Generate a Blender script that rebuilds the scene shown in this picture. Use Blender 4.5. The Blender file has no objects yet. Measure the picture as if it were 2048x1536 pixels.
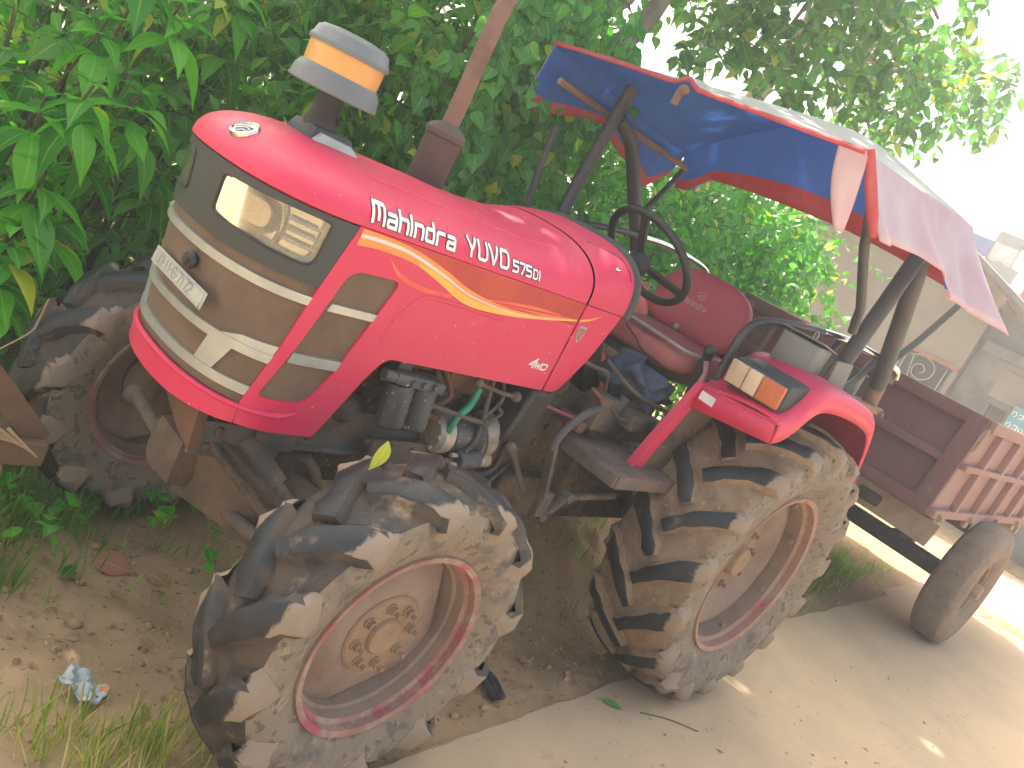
import bpy, bmesh, math, random
import numpy as np
from mathutils import Vector, Matrix, geometry

C = bpy.context.scene.collection
SC = bpy.context.scene
PI = math.pi
rng = np.random.default_rng(7)
random.seed(7)

# ------------------------------------------------------------------ camera
cam = bpy.data.objects.new('camera', bpy.data.cameras.new('camera'))
C.objects.link(cam)
_R = Vector((0.635091, -0.630970, 0.445574)); _U = Vector((-0.132603, 0.479220, 0.867620)); _F = Vector((0.760971, 0.610102, -0.220680))
cam.matrix_world = Matrix(((_R.x, _U.x, -_F.x, -3.57181), (_R.y, _U.y, -_F.y, -2.09092), (_R.z, _U.z, -_F.z, 1.70365), (0, 0, 0, 1)))
cam.data.sensor_width = 36.0
cam.data.lens = 31.47356
cam.data.clip_start = 0.05
cam.data.clip_end = 2000.0
SC.camera = cam

# ------------------------------------------------------------------ light
SUN_EL = math.radians(54.0)
SUN_AZ = math.radians(68.0)          # direction towards the sun, from +X turning to +Y
world = bpy.data.worlds.new('World'); SC.world = world; world.use_nodes = True
wn = world.node_tree.nodes; wl = world.node_tree.links
bg = wn['Background']
sky = wn.new('ShaderNodeTexSky'); sky.sky_type = 'NISHITA'; sky.sun_disc = False
sky.sun_elevation = SUN_EL; sky.sun_rotation = PI / 2 - SUN_AZ
sky.air_density = 1.0; sky.dust_density = 8.0; sky.ozone_density = 1.0
_wm = wn.new('ShaderNodeMix'); _wm.data_type = 'RGBA'; _wm.blend_type = 'MULTIPLY'; _wm.inputs[0].default_value = 1.0; _wm.inputs[7].default_value = (0.98, 0.97, 0.87, 1.0)
wl.new(sky.outputs[0], _wm.inputs[6]); wl.new(_wm.outputs[2], bg.inputs[0]); bg.inputs[1].default_value = 0.15
sl = bpy.data.lights.new('sun', 'SUN'); sl.energy = 4.5; sl.angle = math.radians(0.53); sl.color = (1.0, 0.93, 0.82)
sun = bpy.data.objects.new('sun', sl); C.objects.link(sun)
_sd = Vector((math.cos(SUN_EL) * math.cos(SUN_AZ), math.cos(SUN_EL) * math.sin(SUN_AZ), math.sin(SUN_EL)))
sun.rotation_euler = _sd.to_track_quat('Z', 'Y').to_euler(); sun.location = _sd * 30
SC.view_settings.view_transform = 'Standard'; SC.view_settings.look = 'None'
SC.view_settings.exposure = 1.88; SC.view_settings.gamma = 1.0
SC.cycles.max_bounces = 7; SC.cycles.transparent_max_bounces = 12
SC.cycles.diffuse_bounces = 4; SC.cycles.transmission_bounces = 6; SC.cycles.volume_bounces = 0

# ------------------------------------------------------------------ materials
def _noise(nt, co, scale, detail=4.0, rough=0.6):
    n = nt.nodes.new('ShaderNodeTexNoise'); n.inputs['Scale'].default_value = scale
    n.inputs['Detail'].default_value = detail; n.inputs['Roughness'].default_value = rough
    nt.links.new(co, n.inputs['Vector']); return n.outputs[0]

def _ramp(nt, v, lo, hi):
    r = nt.nodes.new('ShaderNodeMapRange'); r.interpolation_type = 'SMOOTHSTEP'
    r.inputs[1].default_value = lo; r.inputs[2].default_value = hi
    nt.links.new(v, r.inputs[0]); return r.outputs[0]

def _mix(nt, fac, a, b):
    m = nt.nodes.new('ShaderNodeMix'); m.data_type = 'RGBA'
    if isinstance(fac, (int, float)): m.inputs[0].default_value = fac
    else: nt.links.new(fac, m.inputs[0])
    for i, v in ((6, a), (7, b)):
        if isinstance(v, tuple): m.inputs[i].default_value = (*v, 1.0)
        else: nt.links.new(v, m.inputs[i])
    return m.outputs[2]

def M(name, col, col2=None, sc=8.0, lo=0.4, hi=0.65, rough=0.5, rough2=None, metal=0.0, bump=0.0, bsc=40.0, coat=0.0,
      dust=None, dust_amt=0.0, dust_sc=6.0, speck=None):
    """procedural principled material: base colour broken by noise, an optional dust/mud layer, bump"""
    m = bpy.data.materials.new(name); m.use_nodes = True; nt = m.node_tree
    b = nt.nodes['Principled BSDF']
    tc = nt.nodes.new('ShaderNodeTexCoord').outputs['Object']
    c = None; rf = None
    if col2 is not None:
        f = _ramp(nt, _noise(nt, tc, sc, 6.0, 0.65), lo, hi)
        c = _mix(nt, f, col, col2)
        if rough2 is not None:
            mr = nt.nodes.new('ShaderNodeMapRange'); nt.links.new(f, mr.inputs[0])
            mr.inputs[3].default_value = rough; mr.inputs[4].default_value = rough2; rf = mr.outputs[0]
    if dust is not None:
        f2 = _ramp(nt, _noise(nt, tc, dust_sc, 8.0, 0.7), 0.72 - dust_amt * 0.5, 0.92 - dust_amt * 0.5)
        c = _mix(nt, f2, c if c is not None else col, dust)
        mr = nt.nodes.new('ShaderNodeMapRange'); nt.links.new(f2, mr.inputs[0])
        if rf is not None: nt.links.new(rf, mr.inputs[3])
        else: mr.inputs[3].default_value = rough
        mr.inputs[4].default_value = 0.9; rf = mr.outputs[0]
    if speck is not None:
        f3 = _ramp(nt, _noise(nt, tc, speck[1], 2.0, 0.5), speck[2], speck[2] + 0.03)
        c = _mix(nt, f3, c if c is not None else col, speck[0])
    if c is None: b.inputs['Base Color'].default_value = (*col, 1.0)
    else: nt.links.new(c, b.inputs['Base Color'])
    if rf is None: b.inputs['Roughness'].default_value = rough
    else: nt.links.new(rf, b.inputs['Roughness'])
    b.inputs['Metallic'].default_value = metal
    b.inputs['Coat Weight'].default_value = coat
    b.inputs['Coat Roughness'].default_value = 0.12
    if bump:
        bn = nt.nodes.new('ShaderNodeBump'); bn.inputs['Strength'].default_value = bump; bn.inputs['Distance'].default_value = 0.01
        nt.links.new(_noise(nt, tc, bsc, 6.0, 0.65), bn.inputs['Height']); nt.links.new(bn.outputs[0], b.inputs['Normal'])
    return m

MUD = (0.30, 0.20, 0.12); MUDL = (0.40, 0.29, 0.19); MUDD = (0.16, 0.10, 0.06)
RED = (0.61, 0.026, 0.09)
m_red = M('red_paint', RED, (0.60, 0.042, 0.10), sc=5, rough=0.50, rough2=0.56, coat=0.06, dust=(0.62, 0.17, 0.19), dust_amt=0.24, dust_sc=7, speck=((0.72, 0.42, 0.40), 75.0, 0.735))
m_red_dull = M('red_paint_dusty', (0.52, 0.03, 0.07), (0.42, 0.05, 0.06), sc=6, rough=0.45, dust=MUD, dust_amt=0.22, dust_sc=5)
m_stripe_o = M('decal_orange', (0.83, 0.27, 0.05), (0.78, 0.20, 0.06), sc=7, rough=0.35)
m_stripe_y = M('decal_yellow', (0.86, 0.45, 0.06), (0.85, 0.36, 0.05), sc=9, rough=0.35)
m_stripe_s = M('decal_silver', (0.62, 0.60, 0.57), rough=0.35)
m_stripe_r = M('decal_dark_red', (0.40, 0.015, 0.02), (0.46, 0.04, 0.02), sc=5, rough=0.35)
m_stripe_p = M('decal_salmon', (0.75, 0.13, 0.06), (0.66, 0.07, 0.06), sc=5, rough=0.35)
m_white = M('letter_white', (0.82, 0.81, 0.80), (0.75, 0.72, 0.70), sc=12, rough=0.4)
m_black = M('letter_black', (0.02, 0.02, 0.022), rough=0.45)
m_bezel = M('dark_grey_plastic', (0.030, 0.043, 0.043), (0.042, 0.052, 0.05), sc=5, rough=0.45, rough2=0.58, dust=(0.14, 0.13, 0.10), dust_amt=0.10, bump=0.05, bsc=300)
m_mesh = M('dusty_grille_mesh', (0.17, 0.115, 0.075), (0.13, 0.092, 0.06), sc=7, rough=0.75, bump=0.35, bsc=420)
m_silver = M('silver_trim', (0.42, 0.45, 0.43), (0.36, 0.39, 0.36), sc=9, rough=0.30, rough2=0.42, metal=0.45)
m_chrome = M('chrome', (0.72, 0.72, 0.70), (0.5, 0.5, 0.48), sc=30, rough=0.12, rough2=0.25, metal=1.0)
m_lampback = M('lamp_reflector', (0.42, 0.425, 0.40), (0.36, 0.355, 0.31), sc=12, rough=0.20, metal=0.85)
m_rubber = M('tyre_rubber', (0.016, 0.019, 0.022), (0.028, 0.030, 0.033), sc=9, rough=0.40, rough2=0.55, dust=(0.27, 0.20, 0.14), dust_amt=0.30, dust_sc=5, bump=0.25, bsc=45)
m_rubmud = M('tyre_rubber_muddy', (0.085, 0.08, 0.073), (0.235, 0.19, 0.14), sc=9, lo=0.28, hi=0.52, rough=0.6, rough2=0.92, dust=(0.36, 0.285, 0.20), dust_amt=0.40, dust_sc=12, bump=1.0, bsc=44, speck=((0.13, 0.115, 0.092), 30.0, 0.60))
m_treadmud = M('tread_mud', (0.29, 0.205, 0.13), (0.20, 0.135, 0.085), sc=12, rough=0.9, dust=(0.06, 0.058, 0.055), dust_amt=0.36, dust_sc=6.5, bump=1.0, bsc=32, speck=((0.35, 0.26, 0.175), 40.0, 0.66))
m_rimred = M('rim_red_muddy', (0.34, 0.05, 0.085), (0.27, 0.15, 0.12), sc=8, lo=0.34, hi=0.56, rough=0.5, rough2=0.85, dust=(0.34, 0.26, 0.20), dust_amt=0.55, dust_sc=13, bump=0.3, bsc=90)
m_rimmud = M('rim_mud', (0.27, 0.20, 0.155), (0.22, 0.15, 0.115), sc=6, rough=0.85, dust=(0.42, 0.10, 0.11), dust_amt=0.10, dust_sc=5, bump=0.35, bsc=70)
m_rimred2 = M('rim_red_caked', (0.36, 0.06, 0.08), (0.34, 0.20, 0.15), sc=7, lo=0.3, hi=0.5, rough=0.6, rough2=0.9, dust=(0.36, 0.27, 0.19), dust_amt=0.5, dust_sc=12, bump=0.4, bsc=80)
m_axle = M('oily_mud_casting', (0.085, 0.062, 0.042), (0.14, 0.095, 0.06), sc=7, rough=0.85, dust=(0.20, 0.13, 0.08), dust_amt=0.2, dust_sc=6, bump=0.8, bsc=38)
m_hubmud = M('hub_mud', (0.30, 0.20, 0.125), (0.25, 0.165, 0.105), sc=12, rough=0.85, bump=0.3, bsc=60)
m_iron = M('dusty_iron', (0.075, 0.066, 0.055), (0.155, 0.11, 0.072), sc=9, rough=0.65, rough2=0.9, dust=MUD, dust_amt=0.30, dust_sc=6, bump=0.5, bsc=60)
m_ironmud = M('muddy_shaded_casting', (0.13, 0.088, 0.054), (0.05, 0.04, 0.03), sc=9, rough=0.9, dust=(0.27, 0.19, 0.12), dust_amt=0.26, dust_sc=9, bump=1.0, bsc=34, speck=((0.3, 0.22, 0.15), 60.0, 0.68))  # mud tones; the darker patches also put nook shade into the colour
m_irondark = M('dark_greasy_iron', (0.025, 0.023, 0.022), (0.06, 0.048, 0.036), sc=8, rough=0.5, rough2=0.8, bump=0.4, bsc=50)
m_rust = M('rusty_casting', (0.155, 0.072, 0.038), (0.10, 0.06, 0.04), sc=9, rough=0.9, bump=0.6, bsc=50)
m_greyp = M('grey_chassis_paint', (0.085, 0.09, 0.088), (0.13, 0.115, 0.095), sc=12, rough=0.55, rough2=0.85, dust=MUD, dust_amt=0.24, dust_sc=10, bump=0.25, bsc=90)
m_can = M('dark_canister', (0.06, 0.066, 0.07), (0.085, 0.083, 0.08), sc=14, rough=0.5, dust=(0.28, 0.23, 0.18), dust_amt=0.16, dust_sc=25, speck=((0.4, 0.36, 0.3), 70.0, 0.68))
m_alu = M('dull_aluminium', (0.40, 0.37, 0.31), (0.30, 0.25, 0.18), sc=11, rough=0.45, rough2=0.75, metal=0.35, dust=MUD, dust_amt=0.15)
m_blackp = M('black_plastic', (0.022, 0.022, 0.023), (0.035, 0.032, 0.03), sc=10, rough=0.42, rough2=0.6)
m_blacks = M('black_steel_tube', (0.035, 0.036, 0.04), (0.06, 0.058, 0.058), sc=8, rough=0.38, rough2=0.55, dust=(0.2, 0.16, 0.12), dust_amt=0.1)
m_postg = M('painted_post', (0.05, 0.054, 0.062), (0.08, 0.076, 0.074), sc=5, rough=0.5, dust=(0.24, 0.17, 0.12), dust_amt=0.18, dust_sc=4)
m_postr = M('rusty_post_foot', (0.27, 0.17, 0.11), (0.20, 0.12, 0.08), sc=8, rough=0.8, bump=0.2)
m_hose = M('green_hose', (0.02, 0.20, 0.11), (0.03, 0.25, 0.15), sc=15, rough=0.5, dust=MUD, dust_amt=0.12)
m_exh = M('exhaust_rusty', (0.105, 0.068, 0.055), (0.07, 0.055, 0.05), sc=7, rough=0.75, dust=(0.22, 0.14, 0.10), dust_amt=0.2, dust_sc=5, bump=0.2, bsc=70)
m_exh2 = M('exhaust_pipe_rust', (0.21, 0.125, 0.095), (0.15, 0.09, 0.07), sc=9, rough=0.8, bump=0.2, bsc=80)
m_bowl = M('precleaner_grey', (0.13, 0.15, 0.16), (0.17, 0.18, 0.18), sc=6, rough=0.45, dust=(0.3, 0.26, 0.2), dust_amt=0.08)
m_seat = M('seat_red_vinyl', (0.52, 0.075, 0.095), (0.46, 0.08, 0.09), sc=6, rough=0.55, dust=(0.30, 0.10, 0.09), dust_amt=0.15, bump=0.12, bsc=200)
m_seatw = M('seat_red_vinyl_worn', (0.50, 0.16, 0.14), (0.42, 0.085, 0.09), sc=5, rough=0.7, dust=(0.42, 0.25, 0.19), dust_amt=0.2, bump=0.3, bsc=30)
m_seatl = M('seat_print', (0.66, 0.33, 0.33), rough=0.6)
m_foam = M('seat_piping_cream', (0.50, 0.42, 0.34), (0.4, 0.3, 0.24), sc=20, rough=0.8)
m_tinb = M('grey_tin', (0.17, 0.18, 0.17), (0.24, 0.235, 0.21), sc=9, rough=0.5, rough2=0.75, metal=0.3, dust=MUD, dust_amt=0.12)
m_plate = M('plate_white', (0.44, 0.45, 0.40), (0.38, 0.38, 0.335), sc=15, rough=0.5)
m_platel = M('plate_faded_letters', (0.20, 0.20, 0.19), (0.42, 0.42, 0.38), sc=10, lo=0.35, hi=0.6, rough=0.6)
m_cloth = M('blue_cloth', (0.085, 0.105, 0.16), (0.06, 0.07, 0.10), sc=8, rough=0.9, bump=0.4, bsc=60)
m_maroon = M('maroon_tread', (0.20, 0.065, 0.07), (0.15, 0.07, 0.06), sc=9, rough=0.6, dust=MUD, dust_amt=0.2)
m_step = M('step_plate', (0.10, 0.085, 0.075), (0.17, 0.12, 0.085), sc=9, rough=0.7, dust=MUD, dust_amt=0.28, bump=0.3)
m_lampclear = M('lamp_clear', (0.55, 0.42, 0.30), (0.48, 0.36, 0.26), sc=20, rough=0.25, bump=0.3, bsc=160)
m_lampclear2 = M('lamp_cream', (0.66, 0.52, 0.36), rough=0.25, bump=0.3, bsc=160)
m_lamporange = M('lamp_orange', (0.55, 0.17, 0.07), (0.45, 0.13, 0.06), sc=10, rough=0.25, bump=0.3, bsc=160)
m_trailer = M('trailer_maroon', (0.155, 0.055, 0.056), (0.135, 0.062, 0.057), sc=4, rough=0.6, dust=(0.30, 0.18, 0.13), dust_amt=0.22, dust_sc=4, bump=0.15)
m_trailerp = M('trailer_side_pink', (0.31, 0.165, 0.145), (0.28, 0.165, 0.14), sc=4, rough=0.65, dust=(0.42, 0.27, 0.2), dust_amt=0.25, dust_sc=4, bump=0.1)
m_trframe = M('trailer_frame_dusty', (0.34, 0.25, 0.17), (0.26, 0.18, 0.12), sc=6, rough=0.8, bump=0.2)
m_plaster = M('plaster_wall', (0.26, 0.23, 0.195), (0.21, 0.185, 0.16), sc=1.3, rough=0.9, dust=(0.30, 0.26, 0.23), dust_amt=0.2, dust_sc=0.9, bump=0.2, bsc=30)
m_plasterd = M('plaster_stained', (0.21, 0.195, 0.18), (0.12, 0.113, 0.105), sc=1.4, rough=0.9, bump=0.25, bsc=25)
m_roofg = M('roof_sheet', (0.17, 0.165, 0.16), (0.12, 0.115, 0.11), sc=3, rough=0.8, bump=0.2)
m_timber = M('weathered_timber', (0.20, 0.125, 0.075), (0.15, 0.095, 0.06), sc=7, rough=0.85, bump=0.4, bsc=40)
m_brick = M('old_brick', (0.38, 0.16, 0.10), (0.3, 0.15, 0.11), sc=8, rough=0.9, bump=0.3)
m_sign = M('sign_teal', (0.10, 0.32, 0.42), (0.13, 0.36, 0.45), sc=4, rough=0.5)
m_bark = M('bark', (0.26, 0.23, 0.19), (0.17, 0.145, 0.115), sc=6, rough=0.95, bump=0.8, bsc=25)
m_stem = M('green_brown_stem', (0.11, 0.10, 0.045), (0.15, 0.10, 0.06), sc=12, rough=0.85)
m_drystem = M('dry_straw', (0.42, 0.30, 0.16), (0.35, 0.24, 0.13), sc=20, rough=0.85)

def glass_mat(name, tint, alpha):
    m = bpy.data.materials.new(name); m.use_nodes = True; nt = m.node_tree
    b = nt.nodes['Principled BSDF']; out = nt.nodes['Material Output']
    b.inputs['Base Color'].default_value = (*tint, 1); b.inputs['Roughness'].default_value = 0.06
    tr = nt.nodes.new('ShaderNodeBsdfTransparent'); tr.inputs[0].default_value = (*tint, 1)
    gl = nt.nodes.new('ShaderNodeBsdfGlossy'); gl.inputs['Roughness'].default_value = 0.05
    fr = nt.nodes.new('ShaderNodeFresnel'); fr.inputs[0].default_value = 1.5
    mx = nt.nodes.new('ShaderNodeMixShader'); mx2 = nt.nodes.new('ShaderNodeMixShader'); mx2.inputs[0].default_value = alpha
    nt.links.new(fr.outputs[0], mx.inputs[0]); nt.links.new(tr.outputs[0], mx.inputs[1]); nt.links.new(gl.outputs[0], mx.inputs[2])
    nt.links.new(mx.outputs[0], mx2.inputs[1]); nt.links.new(b.outputs[0], mx2.inputs[2])
    nt.links.new(mx2.outputs[0], out.inputs[0]); return m
m_lens = glass_mat('headlight_lens', (0.93, 0.93, 0.89), 0.05)

def leaf_mat(name, c1, c2, c3, trans=0.45, rough=0.42, rare=0.955):
    """leaf: hue from a per-leaf random attribute; c3 is the rare yellowed leaf"""
    m = bpy.data.materials.new(name); m.use_nodes = True; nt = m.node_tree
    b = nt.nodes['Principled BSDF']; out = nt.nodes['Material Output']
    at = nt.nodes.new('ShaderNodeAttribute'); at.attribute_name = 'leafrand'
    c = _mix(nt, _ramp(nt, at.outputs['Fac'], 0.05, 0.85), c1, c2)
    gt = nt.nodes.new('ShaderNodeMath'); gt.operation = 'GREATER_THAN'; gt.inputs[1].default_value = rare
    nt.links.new(at.outputs['Fac'], gt.inputs[0]); c = _mix(nt, gt.outputs[0], c, c3)
    am = nt.nodes.new('ShaderNodeAttribute'); am.attribute_name = 'leafmid'
    rib = nt.nodes.new('ShaderNodeMapRange'); nt.links.new(am.outputs['Fac'], rib.inputs[0]); rib.inputs[1].default_value = 0.03; rib.inputs[2].default_value = 0.11; rib.inputs[3].default_value = 0.55; rib.inputs[4].default_value = 0.0
    c = _mix(nt, rib.outputs[0], c, (min(c2[0] * 1.9 + .03, .6), min(c2[1] * 1.35 + .03, .6), c2[2] * 1.6 + .02))
    nt.links.new(c, b.inputs['Base Color']); b.inputs['Roughness'].default_value = rough
    tr = nt.nodes.new('ShaderNodeBsdfTranslucent')
    br = nt.nodes.new('ShaderNodeMix'); br.data_type = 'RGBA'; br.blend_type = 'MULTIPLY'; br.inputs[0].default_value = 1.0
    nt.links.new(c, br.inputs[6]); br.inputs[7].default_value = (2.0, 2.3, 0.85, 1)
    nt.links.new(br.outputs[2], tr.inputs[0])
    mx = nt.nodes.new('ShaderNodeMixShader'); mx.inputs[0].default_value = trans
    nt.links.new(b.outputs[0], mx.inputs[1]); nt.links.new(tr.outputs[0], mx.inputs[2]); nt.links.new(mx.outputs[0], out.inputs[0])
    return m
m_leafA = leaf_mat('leaf_broad', (0.045, 0.235, 0.022), (0.15, 0.47, 0.04), (0.50, 0.52, 0.05), trans=0.42)
m_leafB = leaf_mat('leaf_shrub', (0.050, 0.18, 0.03), (0.125, 0.33, 0.055), (0.42, 0.45, 0.06), trans=0.4)
m_leafC = leaf_mat('leaf_vine', (0.045, 0.19, 0.04), (0.11, 0.33, 0.07), (0.40, 0.44, 0.05), trans=0.45)
m_leafD = leaf_mat('leaf_tree', (0.04, 0.13, 0.045), (0.085, 0.215, 0.06), (0.3, 0.33, 0.05), trans=0.4, rare=0.96)
m_grass = leaf_mat('grass_blade', (0.07, 0.17, 0.02), (0.17, 0.30, 0.045), (0.46, 0.38, 0.14), trans=0.4, rough=0.5, rare=0.9)
m_dry = leaf_mat('dry_leaf', (0.26, 0.14, 0.07), (0.34, 0.20, 0.11), (0.45, 0.36, 0.10), trans=0.15, rough=0.8, rare=0.85)
m_yleaf = leaf_mat('yellow_leaf', (0.30, 0.38, 0.09), (0.38, 0.42, 0.10), (0.45, 0.40, 0.06), trans=0.3)
m_redleaf = leaf_mat('brown_red_leaf', (0.33, 0.13, 0.085), (0.36, 0.16, 0.10), (0.33, 0.13, 0.085), trans=0.1, rough=0.7)

# ------------------------------------------------------------------ object helpers
def link(name, me, mats, parent=None, smooth=None):
    o = bpy.data.objects.new(name, me); C.objects.link(o)
    for m in (mats if isinstance(mats, (list, tuple)) else [mats]): me.materials.append(m)
    if parent is not None: o.parent = parent
    return o

def tag(o, label=None, cat=None, group=None, kind=None):
    if label: o['label'] = label
    if cat: o['category'] = cat
    if group: o['group'] = group
    if kind: o['kind'] = kind
    return o

def empty(name, loc=(0, 0, 0), parent=None):
    o = bpy.data.objects.new(name, None); C.objects.link(o); o.location = loc; o.empty_display_size = 0.2
    if parent is not None: o.parent = parent
    return o

def shade(me, ang=40):
    me.polygons.foreach_set('use_smooth', [True] * len(me.polygons))
    me.set_sharp_from_angle(angle=math.radians(ang))

class MB:
    """collects shapes into ONE mesh"""
    def __init__(s): s.v = []; s.f = []; s.m = []
    def add(s, vs, fs, mi=0):
        b = len(s.v); s.v += [tuple(v) for v in vs]; s.f += [tuple(i + b for i in f) for f in fs]; s.m += [mi] * len(fs)
    def box(s, c, size, mi=0, rot=None, bev=0.0, taper=None):
        bm = bmesh.new(); bmesh.ops.create_cube(bm, size=1.0)
        for v in bm.verts:
            if taper and v.co.z > 0: v.co.x *= taper[0]; v.co.y *= taper[1]
            v.co.x *= size[0]; v.co.y *= size[1]; v.co.z *= size[2]
        if bev: bmesh.ops.bevel(bm, geom=bm.edges[:], offset=bev, segments=2, affect='EDGES', profile=0.6)
        R = Matrix.Identity(3) if rot is None else (rot if isinstance(rot, Matrix) else Matrix.Rotation(rot[2], 3, 'Z') @ Matrix.Rotation(rot[1], 3, 'Y') @ Matrix.Rotation(rot[0], 3, 'X'))
        c = Vector(c); bm.verts.ensure_lookup_table()
        s.add([R @ v.co + c for v in bm.verts], [[v.index for v in f.verts] for f in bm.faces], mi); bm.free(); return s
    def bar(s, a, b, w, h=None, mi=0, up=(0, 0, 1), bev=0.0):
        a = Vector(a); b = Vector(b); d = b - a; L = d.length; d.normalize(); up = Vector(up)
        if abs(d.dot(up)) > 0.98: up = Vector((1, 0, 0))
        y = up.cross(d).normalized(); z = d.cross(y)
        return s.box((a + b) / 2, (L, w, h or w), mi, Matrix((d, y, z)).transposed(), bev)
    def tube(s, pts, r, n=10, mi=0, cap=True):
        P = [Vector(p) for p in pts]; k = len(P)
        rs = r if isinstance(r, (list, tuple)) else [r] * k
        T = [(P[min(i + 1, k - 1)] - P[max(i - 1, 0)]).normalized() for i in range(k)]
        N = Vector((0, 0, 1)) if abs(T[0].z) < 0.9 else Vector((1, 0, 0))
        N = (N - T[0] * N.dot(T[0])).normalized(); vs = []
        for i in range(k):
            N = (N - T[i] * N.dot(T[i])).normalized(); B = T[i].cross(N)
            for j in range(n):
                a = 2 * PI * j / n; vs.append(P[i] + (N * math.cos(a) + B * math.sin(a)) * rs[i])
        fs = [(i * n + j, i * n + (j + 1) % n, (i + 1) * n + (j + 1) % n, (i + 1) * n + j) for i in range(k - 1) for j in range(n)]
        if cap: fs += [tuple(range(n - 1, -1, -1)), tuple((k - 1) * n + j for j in range(n))]
        s.add(vs, fs, mi); return s
    def lathe(s, prof, origin=(0, 0, 0), axis=(0, 0, 1), n=32, mi=0, close=False, mfun=None):
        """prof: (radius, height along axis)"""
        ax = Vector(axis).normalized(); t = Vector((1, 0, 0)) if abs(ax.x) < 0.9 else Vector((0, 0, 1))
        u = (t - ax * t.dot(ax)).normalized(); w = ax.cross(u); O = Vector(origin); k = len(prof); vs = []
        for (r, h) in prof:
            for j in range(n):
                a = 2 * PI * j / n; vs.append(O + ax * h + (u * math.cos(a) + w * math.sin(a)) * r)
        segs = k if close else k - 1
        b = len(s.v); s.v += [tuple(v) for v in vs]
        for i in range(segs):
            i2 = (i + 1) % k
            for j in range(n):
                s.f.append((b + i * n + j, b + i * n + (j + 1) % n, b + i2 * n + (j + 1) % n, b + i2 * n + j)); s.m.append(mfun(i) if mfun else mi)
        return s
    def cyl(s, a, b, r, n=20, mi=0, bev=None):
        a = Vector(a); b = Vector(b); L = (b - a).length; bv = bev if bev is not None else min(r, L) * 0.12
        return s.lathe([(0.0001, 0), (r - bv, 0), (r, bv), (r, L - bv), (r - bv, L), (0.0001, L)], a, b - a, n, mi)
    def prism(s, poly, a, depth, mi=0):
        """poly: list of 3d points (planar), extruded by vector depth"""
        d = Vector(depth); P = [Vector(p) for p in poly]; n = len(P)
        tri = geometry.tessellate_polygon([P])
        s.add(P + [p + d for p in P], [tuple(t) for t in tri] + [tuple(i + n for i in reversed(t)) for t in tri] + [(i, (i + 1) % n, n + (i + 1) % n, n + i) for i in range(n)], mi); return s
    def grid(s, F, nu, nv, mi=0, mfun=None, closed_u=False):
        """F(i,j)->point"""
        vs = [F(i, j) for i in range(nu) for j in range(nv)]; b = len(s.v); s.v += [tuple(v) for v in vs]
        for i in range(nu - (0 if closed_u else 1)):
            for j in range(nv - 1):
                i2 = (i + 1) % nu
                s.f.append((b + i * nv + j, b + i2 * nv + j, b + i2 * nv + j + 1, b + i * nv + j + 1)); s.m.append(mfun(i, j) if mfun else mi)
        return s
    def sphere(s, c, r, mi=0, n=14, sq=(1, 1, 1)):
        c = Vector(c)
        k = n // 2 + 1
        return s.grid(lambda i, j: c + Vector((math.cos(2 * PI * i / n) * math.sin(PI * j / (k - 1)) * r * sq[0], math.sin(2 * PI * i / n) * math.sin(PI * j / (k - 1)) * r * sq[1], -math.cos(PI * j / (k - 1)) * r * sq[2])), n, k, mi, closed_u=True)
    def build(s, name, mats, parent=None, ang=40, solid=0.0, fix=True):
        me = bpy.data.meshes.new(name); me.from_pydata(s.v, [], s.f)
        o = link(name, me, mats, parent)
        me.polygons.foreach_set('material_index', s.m)
        if fix:
            bm = bmesh.new(); bm.from_mesh(me); bmesh.ops.remove_doubles(bm, verts=bm.verts, dist=1e-5)
            bmesh.ops.dissolve_degenerate(bm, dist=1e-6, edges=bm.edges)
            bmesh.ops.recalc_face_normals(bm, faces=bm.faces); bm.to_mesh(me); bm.free()
        if solid:
            md = o.modifiers.new('thickness', 'SOLIDIFY'); md.thickness = solid; md.offset = 0
        me.update(); shade(me, ang); return o

def spline(pts, n=8):
    """Catmull-Rom through pts"""
    P = [Vector(p) for p in pts]; Q = [P[0] * 2 - P[1]] + P + [P[-1] * 2 - P[-2]]; o = []
    for i in range(1, len(Q) - 2):
        for k in range(n):
            t = k / n; a, b, c, d = Q[i - 1], Q[i], Q[i + 1], Q[i + 2]
            o.append(0.5 * ((2 * b) + (c - a) * t + (2 * a - 5 * b + 4 * c - d) * t * t + (3 * b - a - 3 * c + d) * t ** 3))
    o.append(P[-1]); return o

def round_poly(pts, r, n=5):
    o = []; k = len(pts); rr = r if isinstance(r, (list, tuple)) else [r] * k
    for i in range(k):
        p = Vector(pts[i]).to_2d(); a = Vector(pts[i - 1]).to_2d(); b = Vector(pts[(i + 1) % k]).to_2d()
        d1 = (a - p); d2 = (b - p); q = min(rr[i], d1.length * 0.45, d2.length * 0.45)
        if q < 1e-4: o.append(tuple(p)); continue
        s_ = p + d1.normalized() * q; e = p + d2.normalized() * q
        for j in range(n + 1):
            t = j / n; o.append(tuple((1 - t) ** 2 * s_ + 2 * t * (1 - t) * p + t * t * e))
    return o

def copy_tree(o, parent=None):
    c = o.copy(); C.objects.link(c); c.parent = parent
    for ch in list(o.children): copy_tree(ch, c)
    return c

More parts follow.
